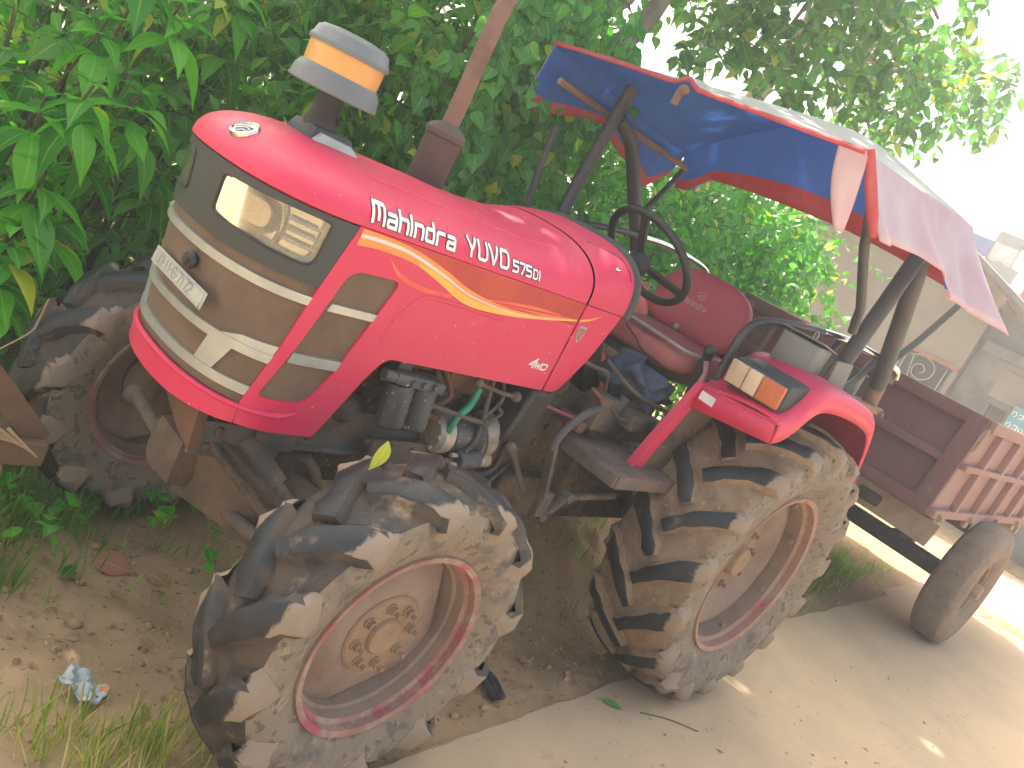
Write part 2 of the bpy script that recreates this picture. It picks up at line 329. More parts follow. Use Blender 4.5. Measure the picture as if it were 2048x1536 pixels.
def lug_mat(name, y0, y1):
    """bare rubber on the treads, dried mud film towards the shoulder with a ragged edge"""
    m = M(name, (0.009, 0.012, 0.015), (0.020, 0.022, 0.025), sc=9, rough=0.48, rough2=0.62, dust=(0.30, 0.21, 0.135), dust_amt=0.26, dust_sc=9, bump=0.35, bsc=45)
    nt = m.node_tree; b = nt.nodes['Principled BSDF']; tc = nt.nodes.new('ShaderNodeTexCoord').outputs['Object']
    sx = nt.nodes.new('ShaderNodeSeparateXYZ'); nt.links.new(tc, sx.inputs[0]); ab = nt.nodes.new('ShaderNodeMath'); ab.operation = 'ABSOLUTE'; nt.links.new(sx.outputs[1], ab.inputs[0])
    n1 = nt.nodes.new('ShaderNodeMath'); n1.operation = 'MULTIPLY_ADD'; nt.links.new(_noise(nt, tc, 9.0, 8.0, 0.75), n1.inputs[0]); n1.inputs[1].default_value = (y1 - y0) * 2.6; nt.links.new(ab.outputs[0], n1.inputs[2])
    f = _ramp(nt, n1.outputs[0], y1 + (y1 - y0) * 1.0, y1 + (y1 - y0) * 1.35)
    old = b.inputs['Base Color'].links[0].from_socket; oldr = b.inputs['Roughness'].links[0].from_socket
    nt.links.new(_mix(nt, f, old, (0.26, 0.205, 0.15)), b.inputs['Base Color'])
    mr = nt.nodes.new('ShaderNodeMapRange'); nt.links.new(f, mr.inputs[0]); nt.links.new(oldr, mr.inputs[3]); mr.inputs[4].default_value = 0.92; nt.links.new(mr.outputs[0], b.inputs['Roughness'])
    return m
m_lugF = lug_mat('front_lug_rubber', 0.085, 0.115); m_lugR = lug_mat('rear_lug_rubber', 0.15, 0.19)

# ================================================================== TRACTOR
tractor = tag(empty('tractor'), 'muddy crimson tractor with a blue lined canopy parked beside the concrete slab', 'tractor')
T = tractor

# ---- bonnet skin: S(s,z): s = arc length round the nose, measured from its middle (left side positive)
HW = 0.33; HX0 = -2.17; HA = 0.27; HN = 2.4; ZC = 1.392
_t = np.linspace(0, 1, 300); _y = -HW * np.sin(_t * PI / 2)
_x = HX0 - HA * np.clip(1 - np.abs(_y / HW) ** HN, 0, 1) ** (1 / HN)
_px = np.concatenate([_x, np.linspace(HX0, -0.9, 60)[1:]]); _py = np.concatenate([_y, np.full(59, -HW)])
_s = np.concatenate([[0], np.cumsum(np.hypot(np.diff(_px), np.diff(_py)))])
def S0(s, z):
    a = abs(s); x = float(np.interp(a, _s, _px)); y = float(np.interp(a, _s, _py))
    lean = 0.10 * min(max(1.4 - z, 0), 1) * min(max((HX0 - x) / HA, 0), 1)
    return Vector((x + lean, -y if s < 0 else y, z))
def SN(s, z):
    e = 2e-3; a = S0(s + e, z) - S0(s - e, z); b = S0(s, z + e) - S0(s, z - e)
    n = b.cross(a).normalized(); c = Vector((HX0 + 0.1, 0, z)); p = S0(s, z)
    return n if n.dot(Vector((p.x - max(p.x, HX0 + 0.1), p.y, 0))) > 0 else -n
def SP(s, z, w=0.0): return S0(s, z) + SN(s, z) * w
_hx = [-3, -1.50, -1.32, -1.15, -1.02, -0.9]; _hh = [0.122, 0.124, 0.142, 0.186, 0.204, 0.204]; _hn = [2.2, 2.2, 2.3, 2.7, 3.0, 3.0]
def H(s, ph):
    """upper bonnet: ph 0 at the crease, pi/2 at the spine"""
    p = S0(s, 1.4); n = float(np.interp(p.x, _hx, _hn)); h = float(np.interp(p.x, _hx, _hh))
    c = Vector((max(p.x, HX0), 0, 0)); d = max(math.cos(ph), 0.0) ** (2 / n); z = max(math.sin(ph), 0.0) ** (2 / n)
    q = c + (p - c) * d
    return Vector((q.x, q.y, ZC + h * z))
def T_side(x, z, w=0.0, side=-1):
    """point on the steep flank of the upper bonnet at station x, height z"""
    n = float(np.interp(x, _hx, _hn)); h = float(np.interp(x, _hx, _hh))
    zz = min(max((z - ZC) / h, 0), 0.999); d = (1 - zz ** n) ** (1 / n)
    y = -HW * d; e = 1e-3; zz2 = min(zz + e, 0.9995); d2 = (1 - zz2 ** n) ** (1 / n)
    t = Vector((0, -HW * (d2 - d), h * (zz2 - zz))).normalized(); nn = Vector((0, -t.z, t.y))
    p = Vector((x, y, ZC + h * zz)) + nn * w
    if side > 0: p.y = -p.y
    return p

def patch(name, poly, mats, w=0.0, th=0.012, holes=(), parent=T, ds=0.022, dz=0.06, mirror=False, fn=SP, ang=35):
    """flat (s,z) outline, cut fine, bent onto the bonnet skin, front face w above it, th thick"""
    loops = [[Vector((a, b, 0)) for a, b in poly]] + [[Vector((a, b, 0)) for a, b in h] for h in holes]
    tri = geometry.tessellate_polygon(loops); vs = [v for l in loops for v in l]
    bm = bmesh.new(); bv = [bm.verts.new(v) for v in vs]
    for t in tri:
        try: bm.faces.new([bv[i] for i in t])
        except ValueError: pass
    s0 = min(v.x for v in vs); s1 = max(v.x for v in vs); z0 = min(v.y for v in vs); z1 = max(v.y for v in vs)
    for k in range(int((s1 - s0) / ds) + 1):
        bmesh.ops.bisect_plane(bm, geom=bm.verts[:] + bm.edges[:] + bm.faces[:], plane_co=(s0 + (k + 0.5) * ds, 0, 0), plane_no=(1, 0, 0))
    for k in range(int((z1 - z0) / dz) + 1):
        bmesh.ops.bisect_plane(bm, geom=bm.verts[:] + bm.edges[:] + bm.faces[:], plane_co=(0, z0 + (k + 0.5) * dz, 0), plane_no=(0, 1, 0))
    for f in bm.faces:
        if f.normal.z < 0: f.normal_flip()
    r = bmesh.ops.extrude_face_region(bm, geom=bm.faces[:])
    for v in [g for g in r['geom'] if isinstance(g, bmesh.types.BMVert)]: v.co.z += 1.0
    for v in bm.verts:
        top = v.co.z > 0.5
        v.co = fn(-v.co.x if mirror else v.co.x, v.co.y, w if top else w - th)
    bmesh.ops.recalc_face_normals(bm, faces=bm.faces)
    me = bpy.data.meshes.new(name); bm.to_mesh(me); bm.free()
    o = link(name, me, mats, parent); shade(me, ang); return o

def bd(z): return float(np.interp(z, [0.85, 0.864, 1.03, 1.21, 1.40], [0.338, 0.342, 0.394, 0.432, 0.477]))   # slanted border nose / side panel

# upper bonnet (bonnet | seam | cowl)
def shell(name, s0, s1, mats, nose):
    mb = MB(); NP = 18
    if nose:
        ss = list(np.linspace(-s1, -0.49, 24)) + list(np.linspace(-0.49, 0.49, 61))[1:-1] + list(np.linspace(0.49, s1, 24))
        mb.grid(lambda i, j: H(ss[i], PI / 2 * j / NP), len(ss), NP + 1)
        k = len(ss)      # rolled lower lip
        mb.grid(lambda i, j: H(ss[i], 0) + (Vector((0, 0, 0)) if j == 0 else Vector((0, 0, -0.006)) - SN(ss[i], 1.4) * (0.012 * j)), k, 2)
    else:
        for sg in (1, -1):
            ss = list(np.linspace(s0, s1, 16))
            mb.grid(lambda i, j: H(sg * ss[i], PI / 2 * j / NP), 16, NP + 1)
    return mb.build(name, mats, T, ang=50)
hood = shell('bonnet', 0, 1.438, m_red, True)
cowl = shell('cowl', 1.448, 1.672, m_red, False)
# raised edge line of the bonnet spine
for sg in (1, -1):
    mb = MB(); mb.tube([H(sg * s, 0.96) + Vector((0, 0, -0.0025)) for s in np.linspace(0.52, 1.30, 30)], 0.006, 6); mb.build('bonnet_ridge', m_red, hood)
side_poly = [(bd(1.39), 1.389), (bd(1.21), 1.21), (bd(1.03), 1.03), (0.342, 0.862), (0.345, 0.800)] + round_poly([(0.345, 0.80), (0.612, 0.797), (0.708, 1.014), (0.742, 1.064), (1.438, 1.066)], [0, 0.012, 0.09, 0.05, 0])[1:] + [(1.438, 1.389)]
vent_poly = round_poly([(0.503, 1.278), (0.672, 1.283), (0.644, 1.185), (0.588, 0.985), (0.545, 0.890), (0.380, 0.890), (0.436, 1.030), (0.480, 1.176)], [0.06, 0.028, 0.05, 0.05, 0.06, 0.02, 0.05, 0.05])
cowl_poly = round_poly([(1.448, 1.389), (1.448, 1.066), (1.490, 1.066), (1.522, 1.083), (1.60, 1.215), (1.648, 1.37), (1.652, 1.389)], [0, 0.0, 0.03, 0.03, 0.1, 0, 0])
for mir in (False, True):
    sp = patch('side_panel', side_poly, m_red, holes=[vent_poly], mirror=mir)
    patch('vent_mesh', vent_poly, m_mesh, w=-0.008, th=0.004, parent=sp, mirror=mir)
    for (z0, z1, a0, a1) in ((1.158, 1.179, 0.481, 0.640), (1.000, 1.028, 0.429, 0.596)):
        patch('vent_bar', [(a0, z0), (a1 - 0.006, z0), (a1, z1), (a0 + 0.007, z1)], m_silver, w=0.0035, th=0.012, parent=sp, mirror=mir)
    cp = patch('cowl_panel', cowl_poly, m_red, parent=cowl, mirror=mir)
    # pressed ridge in the side panel
    if not mir:
        mb = MB(); mb.tube(spline([SP(s, z, -0.003) for s, z in ((0.69, 1.10), (0.715, 1.20), (0.76, 1.258), (0.83, 1.268), (0.98, 1.266), (1.12, 1.262))], 6), [0.002] + [0.0075] * 29 + [0.001], 6); mb.build('pressed_ridge', m_red, sp)
        side_left = sp; cowl_left = cp

# nose: bezel, grille, bumper
hl_poly = round_poly([(0.082, 1.360), (0.404, 1.372), (0.392, 1.252), (0.264, 1.252), (0.074, 1.262)], [0.018, 0.018, 0.03, 0.05, 0.02])
hl_m = [(-a, b) for a, b in reversed(hl_poly)]
bez = [(bd(1.386), 1.386)] + [(bd(1.386) - k * 0.04, 1.386) for k in range(1, 24)] + [(-bd(1.386), 1.386), (-bd(1.208), 1.208), (bd(1.208), 1.208)]
bezel = patch('headlight_bezel', bez, m_bezel, w=-0.002, holes=[hl_poly, hl_m])
for mir in (False, True):
    hp = patch('headlight', hl_poly, m_lampback, w=-0.035, th=0.006, mirror=mir)
    # reflector bowl, divider and chrome slats behind the lens
    rim_in = [(a * 0.94 + 0.013, (b - 1.31) * 0.86 + 1.31) for a, b in hl_poly]
    mb = MB()
    n_ = len(hl_poly)
    mb.grid(lambda i, j: SP(*( [(-a, b) if mir else (a, b) for a, b in [hl_poly[i % n_]]][0]), (-0.003, -0.034)[j]), n_ + 1, 2); mb.build('lamp_wall', m_lampback, hp)
    mb = MB(); cs = -0.18 if mir else 0.18
    for r in range(1):
        def bowl(i, j):
            a = 2 * PI * i / 28; q = j / 8
            sx = cs + 0.082 * q * math.copysign(abs(math.cos(a)) ** 0.7, math.cos(a)); zz = 1.309 + 0.047 * q * math.copysign(abs(math.sin(a)) ** 0.7, math.sin(a))
            return SP(sx, zz, -0.034 + 0.028 * q * q - 0.030 * (1 - q * q))
        mb.grid(bowl, 28, 9, closed_u=True)
    mb.build('reflector', m_chrome, hp)
    mb = MB(); mb.sphere(SP(cs, 1.309, -0.046), 0.011, n=14); mb.build('bulb_cover', m_lampback, hp)
    mb = MB()
    sg = -1 if mir else 1
    mb.tube(spline([SP(sg * a, b, -0.012) for a, b in ((0.270, 1.362), (0.281, 1.330), (0.283, 1.290), (0.272, 1.258))], 5), 0.006, 8); mb.build('lamp_divider', m_lampback, hp)
    for zz in (1.340, 1.314, 1.288):
        mb = MB(); mb.tube([SP(sg * a, zz, -0.016) for a in np.linspace(0.292, 0.384, 8)], 0.0038, 8); mb.build('chrome_slat', m_chrome, hp)
    patch('lens', hl_poly, m_lens, w=-0.003, th=0.003, parent=hp, mirror=mir)
    mb = MB(); k = len(hl_poly)
    pts = [SP(sg * a, b, 0.0) for a, b in hl_poly]; mb.tube(pts + [pts[0], pts[1]], 0.0035, 6, cap=False); mb.build('lens_seal', m_blackp, hp)

gr = [(bd(1.208), 1.2065)] + [(bd(1.208) - k * 0.04, 1.2065) for k in range(1, 22)] + [(-bd(1.208), 1.2065), (-bd(1.03), 1.03), (-0.338, 0.852), (0.338, 0.852), (bd(1.03), 1.03)]
grille = patch('grille', gr, m_mesh, w=-0.010)
def symbar(z0, z1, a, w=0.0, name='grille_bar'):
    b1 = bd(z1) if a is None else a; b0 = bd(z0) if a is None else a
    patch(name, [(b1, z1)] + [(b1 - b1 * k / 10, z1) for k in range(1, 20)] + [(-b1, z1), (-b0, z0)] + [(-b0 + b0 * k / 10, z0) for k in range(1, 20)] + [(b0, z0)], m_silver, w=w, parent=grille)
symbar(1.157, 1.180, None); symbar(0.980, 1.004, None); symbar(0.880, 0.906, None)
for mir in (False, True):
    plate_o = [(0.168, 0.9065), (0.232, 0.9065), (0.258, 0.955)] + round_poly([(0.258, 0.955), (0.275, 0.988), (0.36, 0.988)], [0, 0.02, 0])[1:-1] + [(bd(0.99) - 0.002, 0.988), (bd(1.03) - 0.002, 1.030), (0.285, 1.024), (0.225, 1.0045), (0.192, 0.9795)]
    patch('grille_corner', plate_o, m_silver, w=-0.0025, parent=grille, mirror=mir)
bmp = [(0.3425, 0.848)] + [(0.3425 - 0.685 * k / 16, 0.848) for k in range(1, 16)] + [(-0.3425, 0.848), (-0.3425, 0.800)] + [(-0.3425 + 0.685 * k / 16, 0.800 - 0.022 * math.sin(PI * k / 16)) for k in range(1, 16)] + [(0.3425, 0.800)]
bumper = patch('bumper_strip', bmp, m_red, w=0.004, th=0.03)
mb = MB(); mb.tube([SP(s, 0.846, 0.000) for s in np.linspace(-0.34, 0.46, 50)] + [SP(0.50, 0.850, -0.001), SP(0.525, 0.858, -0.002), SP(0.545, 0.872, -0.004)], [0.0085] * 50 + [0.008, 0.006, 0.002], 8); mb.build('bumper_ridge', m_red, bumper)

# number plate + letters
STK = {   # stroke letters in a unit box: list of polylines
 'M': [[(0, 0), (0, 1), (.12, 1), (.88, 1), (1, .88), (1, 0)], [(.5, 1), (.5, .2)]],
 'm': [[(0, 0), (0, 1.12), (.85, 1.12), (1, 1.0), (1, 0)], [(.5, 1.0), (.5, .25)]],
 'a': [[(.08, .74), (.88, .74), (1, .64), (1, 0)], [(1, .40), (.1, .40), (0, .32), (0, .08), (.1, 0), (1, 0)]],
 'h': [[(0, 0), (0, 1.1)], [(0, .74), (.88, .74), (1, .62), (1, 0)]],
 'i': [[(0, 0), (0, .74)], [(0, .90), (0, 1.06)]],
 'n': [[(0, 0), (0, .74), (.88, .74), (1, .62), (1, 0)]],
 'd': [[(1, 1.1), (1, 0), (.12, 0), (0, .1), (0, .64), (.12, .74), (1, .74)]],
 'r': [[(0, 0), (0, .62), (.15, .74), (.95, .74)]],
 'Y': [[(0, 1), (.45, .42), (.5, .38), (1, 1)], [(.48, .40), (.48, 0)]],
 'U': [[(0, 1), (0, .14), (.14, 0), (.86, 0), (1, .14), (1, 1)]],
 'V': [[(0, 1), (.46, 0), (.54, 0), (1, 1)]],
 'O': [[(.14, 0), (.86, 0), (1, .14), (1, .86), (.86, 1), (.14, 1), (0, .86), (0, .14), (.14, 0)]],
 '5': [[(1, 1), (0, 1), (0, .56), (.85, .56), (1, .46), (1, .1), (.86, 0), (0, 0)]],
 '7': [[(0, 1), (1, 1), (1, .85), (.42, 0)]],
 'D': [[(0, 0), (0, 1), (.8, 1), (1, .82), (1, .18), (.8, 0), (0, 0)]],
 'I': [[(0, 0), (0, 1)]], '1': [[(.25, .8), (.55, 1), (.55, 0)]],
 'G': [[(1, .84), (.84, 1), (.16, 1), (0, .84), (0, .16), (.16, 0), (.84, 0), (1, .16), (1, .5), (.6, .5)]],
 '2': [[(0, .82), (.16, 1), (.84, 1), (1, .82), (1, .62), (0, .1), (0, 0), (1, 0)]],
 '4': [[(1, .30), (0, .30), (.72, 1), (.72, 0)]],
 'W': [[(0, 1), (.22, 0), (.5, .8), (.78, 0), (1, 1)]], '.': [[(0, .0), (0, .12)]], '-': [[(0, .5), (1, .5)]],
}
def ribbon(pts, w):
    """mitred flat ribbon round a 2d polyline: left and right outline"""
    Q = [Vector(p) for p in pts]; P = [Q[0]]; L = []; Rr = []
    for a, b in zip(Q, Q[1:]):
        k = max(1, int((b - a).length / 0.009)); P += [a.lerp(b, (i + 1) / k) for i in range(k)]
    n = len(P); closed = (P[0] - P[-1]).length < 1e-6
    if closed: P = P[:-1]; n -= 1
    for i in range(n):
        a = P[i] - P[i - 1] if (i > 0 or closed) else P[i + 1] - P[i]
        b = P[(i + 1) % n] - P[i] if (i < n - 1 or closed) else a
        a = a.normalized(); b = b.normalized(); t = (a + b); t = t.normalized() if t.length > 1e-6 else a
        nn = Vector((-t.y, t.x)); k = w / 2 / max(nn.dot(Vector((-a.y, a.x))), 0.45)
        e = Vector((0, 0))
        if not closed and i == 0: e = -a * w * 0.5
        if not closed and i == n - 1: e = b * w * 0.5
        L.append(P[i] + nn * k + e); Rr.append(P[i] - nn * k + e)
    return L, Rr, closed
def write(text, fn, u0, v0, h, cw, gap, w, mb, lift, narrow='iI1.', wi=None, slant=0.0, mi=0):
    """stroke text; fn(u,v,lift)->3d point"""
    u = u0; k = 0
    for ch in text:
        if ch == ' ': u += cw * 0.7; continue
        c = cw * (wi or {}).get(ch, 1.0) if ch not in narrow else cw * (wi or {}).get(ch, 0.0)
        for pl in STK[ch]:
            L, Rr, cl = ribbon([(u + x * c + slant * y * h, v0 + y * h) for x, y in pl], w); n = len(L); b = len(mb.v); lf = lift + 0.00025 * (k % 3); k += 1
            for (p, q) in zip(L, Rr): mb.v += [tuple(fn(p.x, p.y, lf)), tuple(fn(q.x, q.y, lf))]
            for i in range(n - (0 if cl else 1)):
                j = (i + 1) % n; mb.f.append((b + 2 * i, b + 2 * i + 1, b + 2 * j + 1, b + 2 * j)); mb.m.append(mi)
        u += c + gap
    return u
side_txt = lambda u, v, l: T_side(u, v, l)
side_flat = lambda u, v, l: Vector((u, -HW - l, v))
for (txt, x0, z0, h, cw, gp, w, wi) in (('mahindra', -2.160, 1.4105, 0.037, 0.0275, 0.0132, 0.0088, {'m': 1.35}), ('YUVO', -1.812, 1.4125, 0.040, 0.034, 0.0135, 0.0085, {'Y': .95}), ('575', -1.613, 1.4125, 0.026, 0.0215, 0.0095, 0.0062, {}), ('DI', -1.517, 1.4125, 0.023, 0.019, 0.010, 0.0052, {})):
    mb = MB(); write(txt, side_txt, x0, z0, h, cw, gp, w, mb, 0.0024, wi=wi); write(txt, side_txt, x0, z0, h, cw, gp, w + 0.0042, mb, 0.0014, wi=wi, mi=1)
    mb.build('lettering', [m_white, m_black], hood, fix=False)
mb = MB(); write('4', side_flat, -1.345, 1.138, 0.031, 0.028, 0.005, 0.0065, mb, 0.0014, slant=0.35); write('WD', side_flat, -1.316, 1.138, 0.019, 0.026, 0.006, 0.0052, mb, 0.0014, slant=0.3)
mb.build('lettering', m_white, side_left, fix=False)

# flame decal along the side panel
def band(name, top, bot, mat, lift, n=6, parent=None):
    a = spline([(x, z, 0) for x, z in top], n); b = spline([(x, z, 0) for x, z in bot], n); k = 40
    A = [a[min(int(i * (len(a) - 1) / k), len(a) - 1)] for i in range(k + 1)]; B = [b[min(int(i * (len(b) - 1) / k), len(b) - 1)] for i in range(k + 1)]
    mb = MB(); mb.grid(lambda i, j: SP((A[i] if j else B[i]).x, (A[i] if j else B[i]).y, lift), k + 1, 2); mb.build(name, mat, parent or side_left, fix=False)
band('decal_stripe', [(0.484, 1.3865), (0.70, 1.3865), (0.95, 1.3865), (1.20, 1.3865), (1.433, 1.3865)], [(0.484, 1.372), (0.62, 1.375), (0.80, 1.345), (1.00, 1.300), (1.433, 1.312)], m_stripe_r, 0.0008)
band('decal_stripe', [(0.484, 1.386), (0.56, 1.386), (0.66, 1.380), (0.80, 1.352), (0.93, 1.318), (1.10, 1.302), (1.25, 1.310), (1.433, 1.334)], [(0.482, 1.342), (0.56, 1.348), (0.68, 1.342), (0.80, 1.312), (0.93, 1.276), (1.10, 1.280), (1.25, 1.298), (1.433, 1.328)], m_stripe_o, 0.0014)
band('decal_stripe', [(0.70, 1.348), (0.80, 1.330), (0.93, 1.297), (1.10, 1.290), (1.25, 1.302), (1.433, 1.331)], [(0.70, 1.342), (0.80, 1.311), (0.93, 1.2745), (1.10, 1.2785), (1.25, 1.2965), (1.433, 1.327)], m_stripe_y, 0.0019)
band('decal_stripe', [(0.484, 1.374), (0.56, 1.376), (0.66, 1.370), (0.80, 1.340), (0.93, 1.307), (1.10, 1.294), (1.25, 1.304), (1.433, 1.3325)], [(0.484, 1.364), (0.56, 1.366), (0.66, 1.361), (0.80, 1.332), (0.93, 1.302), (1.10, 1.2905), (1.25, 1.3015), (1.433, 1.3315)], m_stripe_s, 0.0024)
band('decal_stripe', [(0.60, 1.338), (0.65, 1.308), (0.74, 1.290), (0.86, 1.290)], [(0.60, 1.337), (0.645, 1.298), (0.74, 1.276), (0.86, 1.282)], m_stripe_p, 0.0012)
band('decal_stripe', [(0.98, 1.306), (1.10, 1.322), (1.22, 1.332), (1.35, 1.332)], [(0.98, 1.303), (1.10, 1.314), (1.22, 1.322), (1.35, 1.330)], m_stripe_p, 0.0012)
band('decal_stripe', [(1.02, 1.303), (1.16, 1.313), (1.30, 1.322), (1.40, 1.333)], [(1.02, 1.302), (1.16, 1.309), (1.30, 1.314), (1.40, 1.331)], m_stripe_p, 0.0012)
band('decal_stripe', [(1.4485, 1.336), (1.50, 1.350), (1.55, 1.371)], [(1.4485, 1.328), (1.50, 1.343), (1.55, 1.370)], m_stripe_y, 0.0012, parent=cowl_left)
# shield emblem on the cowl panel
def shield(k, l): return [SP(1.482 + k * x, 1.288 + k * y, l) for x, y in ((-0.020, 0.027), (0, 0.031), (0.021, 0.027), (0.020, 0.0), (0.010, -0.020), (0.001, -0.030), (-0.011, -0.018), (-0.019, 0.002))]
mb = MB(); mb.prism(shield(1, 0.003), None, SN(1.48, 1.29) * -0.0025); mb.prism(shield(0.78, 0.0042), None, SN(1.48, 1.29) * -0.0011, 1); mb.bar(SP(1.478, 1.30, 0.0046), SP(1.484, 1.272, 0.0046), 0.003, 0.001, 0); mb.build('shield_emblem', [m_silver, m_rimred], cowl_left)
# cowl latch and lid line
mb = MB(); q = T_side(-1.085, 1.528, 0.002); mb.sphere(q, 0.014, n=12, sq=(1.3, 0.4, 0.55)); mb.build('cowl_latch', m_chrome, cowl)
mb = MB(); mb.tube([T_side(x, z, 0.0) for x, z in ((-1.16, 1.565), (-1.06, 1.567), (-1.035, 1.56), (-1.022, 1.535), (-1.02, 1.51))], 0.0025, 5); mb.build('lid_seam', m_black, cowl)
# rear dash: black panel and rubber trim
sr = 1.672
mb = MB(); ring = [H(sr, PI / 2 * j / 18) for j in range(19)]; ring = ring + [Vector((p.x, -p.y, p.z)) for p in reversed(ring[:-1])]
low = [SP(1.652, 1.389, 0), SP(1.648, 1.37, 0), SP(1.60, 1.215, 0), SP(1.522, 1.083, 0)]
full = list(reversed(low)) + ring + [Vector((p.x, -p.y, p.z)) for p in low]
full = [p + Vector((-0.012, 0, 0)) for p in full]
mb.prism([Vector((-0.995 + (p.z - 1.389) * 0.0, p.y * 0.985, p.z)) for p in [Vector((q_.x, q_.y, q_.z - 0.004)) for q_ in ring]], None, (0.022, 0, 0)); mb.build('dash_panel', m_blackp, T)
mb = MB(); mb.tube([p + Vector((0.004, 0, -0.002)) for p in ring], 0.017, 8); mb.build('dash_trim', m_bezel, cowl)
mb = MB(); mb.box((-1.10, 0, 1.22), (0.10, 0.60, 0.34), bev=0.01); mb.build('firewall', m_irondark, T)

mb = MB(); mb.box((-2.4125, -0.030, 1.060), (0.005, 0.315, 0.046), bev=0.002, rot=(0, math.radians(5), math.radians(-1))); plate = mb.build('number_plate', m_plate, T)
pf = lambda u, v, l: Vector((-2.4157 - l + (v - 1.06) * 0.087 + (u * 0.0175), u - 0.030, v))
mb = MB(); u = write('OD-11-G-7172', lambda u, v, l: pf(-u, v, l), -0.135, 1.046, 0.028, 0.0165, 0.0062, 0.0040, mb, 0.0006, narrow='', wi={'-': 0.3, '1': 0.8}); mb.build('lettering', m_platel, plate, fix=False)
mb = MB(); a = [pf(y, z, 0.0008) for y, z in ((-0.153, 1.041), (0.153, 1.041), (0.153, 1.079), (-0.153, 1.079))]; mb.tube(a + a[:2], 0.0013, 5); mb.build('plate_edge', m_plate, plate)
mb = MB(); mb.lathe([(0.0, 0.012), (0.020, 0.010), (0.024, 0.0), (0.018, -0.012)], SP(0.058, 1.118, 0.004), SN(0.058, 1.118), 16); mb.lathe([(0.0, 0.02), (0.010, 0.018), (0.012, 0.008)], SP(0.058, 1.118, 0.004), SN(0.058, 1.118), 12); mb.build('grille_latch', m_blackp, grille)

# badge on the bonnet nose
bp = H(0.035, 0.62); bn_ = (H(0.045, 0.62) - H(0.025, 0.62)).cross(H(0.035, 0.64) - H(0.035, 0.60)).normalized()
if bn_.x > 0: bn_ = -bn_
mb = MB(); mb.lathe([(0.0001, 0.004), (0.030, 0.004), (0.032, 0.008), (0.036, 0.007), (0.038, 0.0), (0.038, -0.01)], bp, bn_, 32); badge = mb.build('badge', m_chrome, hood)
bu = Vector((0, -1, 0)); bu = (bu - bn_ * bu.dot(bn_)).normalized(); bw = bn_.cross(bu); bw = bw if bw.z > 0 else -bw
mb = MB()
for pts in (((-.024, -.012), (-.012, .006), (.004, .012), (.022, .014)), ((-.012, -.020), (-.006, -.004), (.006, .004), (.026, .002)), ((.004, -.024), (.006, -.012), (.012, -.008), (.024, -.010))):
    mb.tube(spline([bp + bu * x + bw * y + bn_ * 0.006 for x, y in pts], 5), 0.003, 6)
mb.build('badge_mark', m_silver, badge)

# leaf scraps and dry bits lying on the bonnet
# ---- air pre-cleaner
ax_, ay_ = -2.175, 0.02
mb = MB(); mb.box((-2.155, 0.02, 1.515), (0.17, 0.15, 0.07), bev=0.022, taper=(0.75, 0.8)); stack = mb.build('air_intake_base', m_bezel, T)
mb = MB(); mb.prism([(-2.225, -0.062, 1.513), (-2.205, -0.058, 1.536), (-2.11, -0.062, 1.532), (-2.085, -0.072, 1.515), (-2.205, -0.078, 1.503)], None, (0, 0.012, 0.001)); mb.build('intake_trim', m_silver, stack)
mb = MB(); mb.lathe([(0.046, 1.53), (0.044, 1.56), (0.037, 1.57), (0.037, 1.665)], (ax_, ay_, 0), (0, 0, 1), 24); mb.build('intake_pipe', m_irondark, stack)
mb = MB(); mb.lathe([(0.03, 1.668), (0.121, 1.634), (0.123, 1.637), (0.117, 1.670), (0.105, 1.688), (0.03, 1.690)], (ax_, ay_, 0), (0, 0, 1), 44); pre = mb.build('pre_cleaner', m_bowl, T)
m_amber = M('amber_bowl', (0.62, 0.33, 0.10), (0.70, 0.42, 0.16), sc=5, rough=0.3, dust=(0.6, 0.45, 0.28), dust_amt=0.3, dust_sc=6)
mb = MB(); mb.lathe([(0.098, 1.686), (0.102, 1.688), (0.104, 1.742), (0.10, 1.746)], (ax_, ay_, 0), (0, 0, 1), 44); mb.build('dust_bowl', m_amber, pre)
mb = MB(); mb.lathe([(0.09, 1.741), (0.110, 1.741), (0.112, 1.750), (0.109, 1.757), (0.105, 1.760), (0.099, 1.780), (0.085, 1.790), (0.05, 1.795), (0.0001, 1.796)], (ax_, ay_, 0), (0, 0, 1), 44); mb.build('cap', m_bowl, pre)

# ---- exhaust
ex, ey = -1.695, 0.10
mb = MB(); mb.lathe([(0.030, 1.45), (0.056, 1.47), (0.060, 1.48), (0.060, 1.655), (0.066, 1.66), (0.067, 1.675), (0.055, 1.69), (0.028, 1.705)], (ex, ey, 0), (0.0, 0.0, 1), 28); muf = mb.build('exhaust_muffler', m_exh, T)
mb = MB(); mb.tube(spline([(ex, ey, 1.69), (ex - 0.002, ey, 1.85), (ex - 0.005, ey, 2.0), (ex - 0.002, ey + .003, 2.07), (ex + 0.02, ey + 0.01, 2.16), (ex + 0.05, ey + 0.02, 2.24)], 6), 0.0275, 16, cap=False); mb.build('exhaust_pipe', m_exh2, muf)
mb = MB(); mb.tube([(ex + 0.045, ey - 0.035, 1.48), (ex + 0.043, ey - 0.045, 1.66)], 0.004, 5); mb.build('muffler_seam', m_irondark, muf)

m_carc = M('front_tread_rubber', (0.022, 0.022, 0.023), (0.085, 0.062, 0.044), sc=10, lo=.4, hi=.6, rough=.5, rough2=.85, dust=MUDL, dust_amt=.34, dust_sc=8, bump=.6, bsc=40)
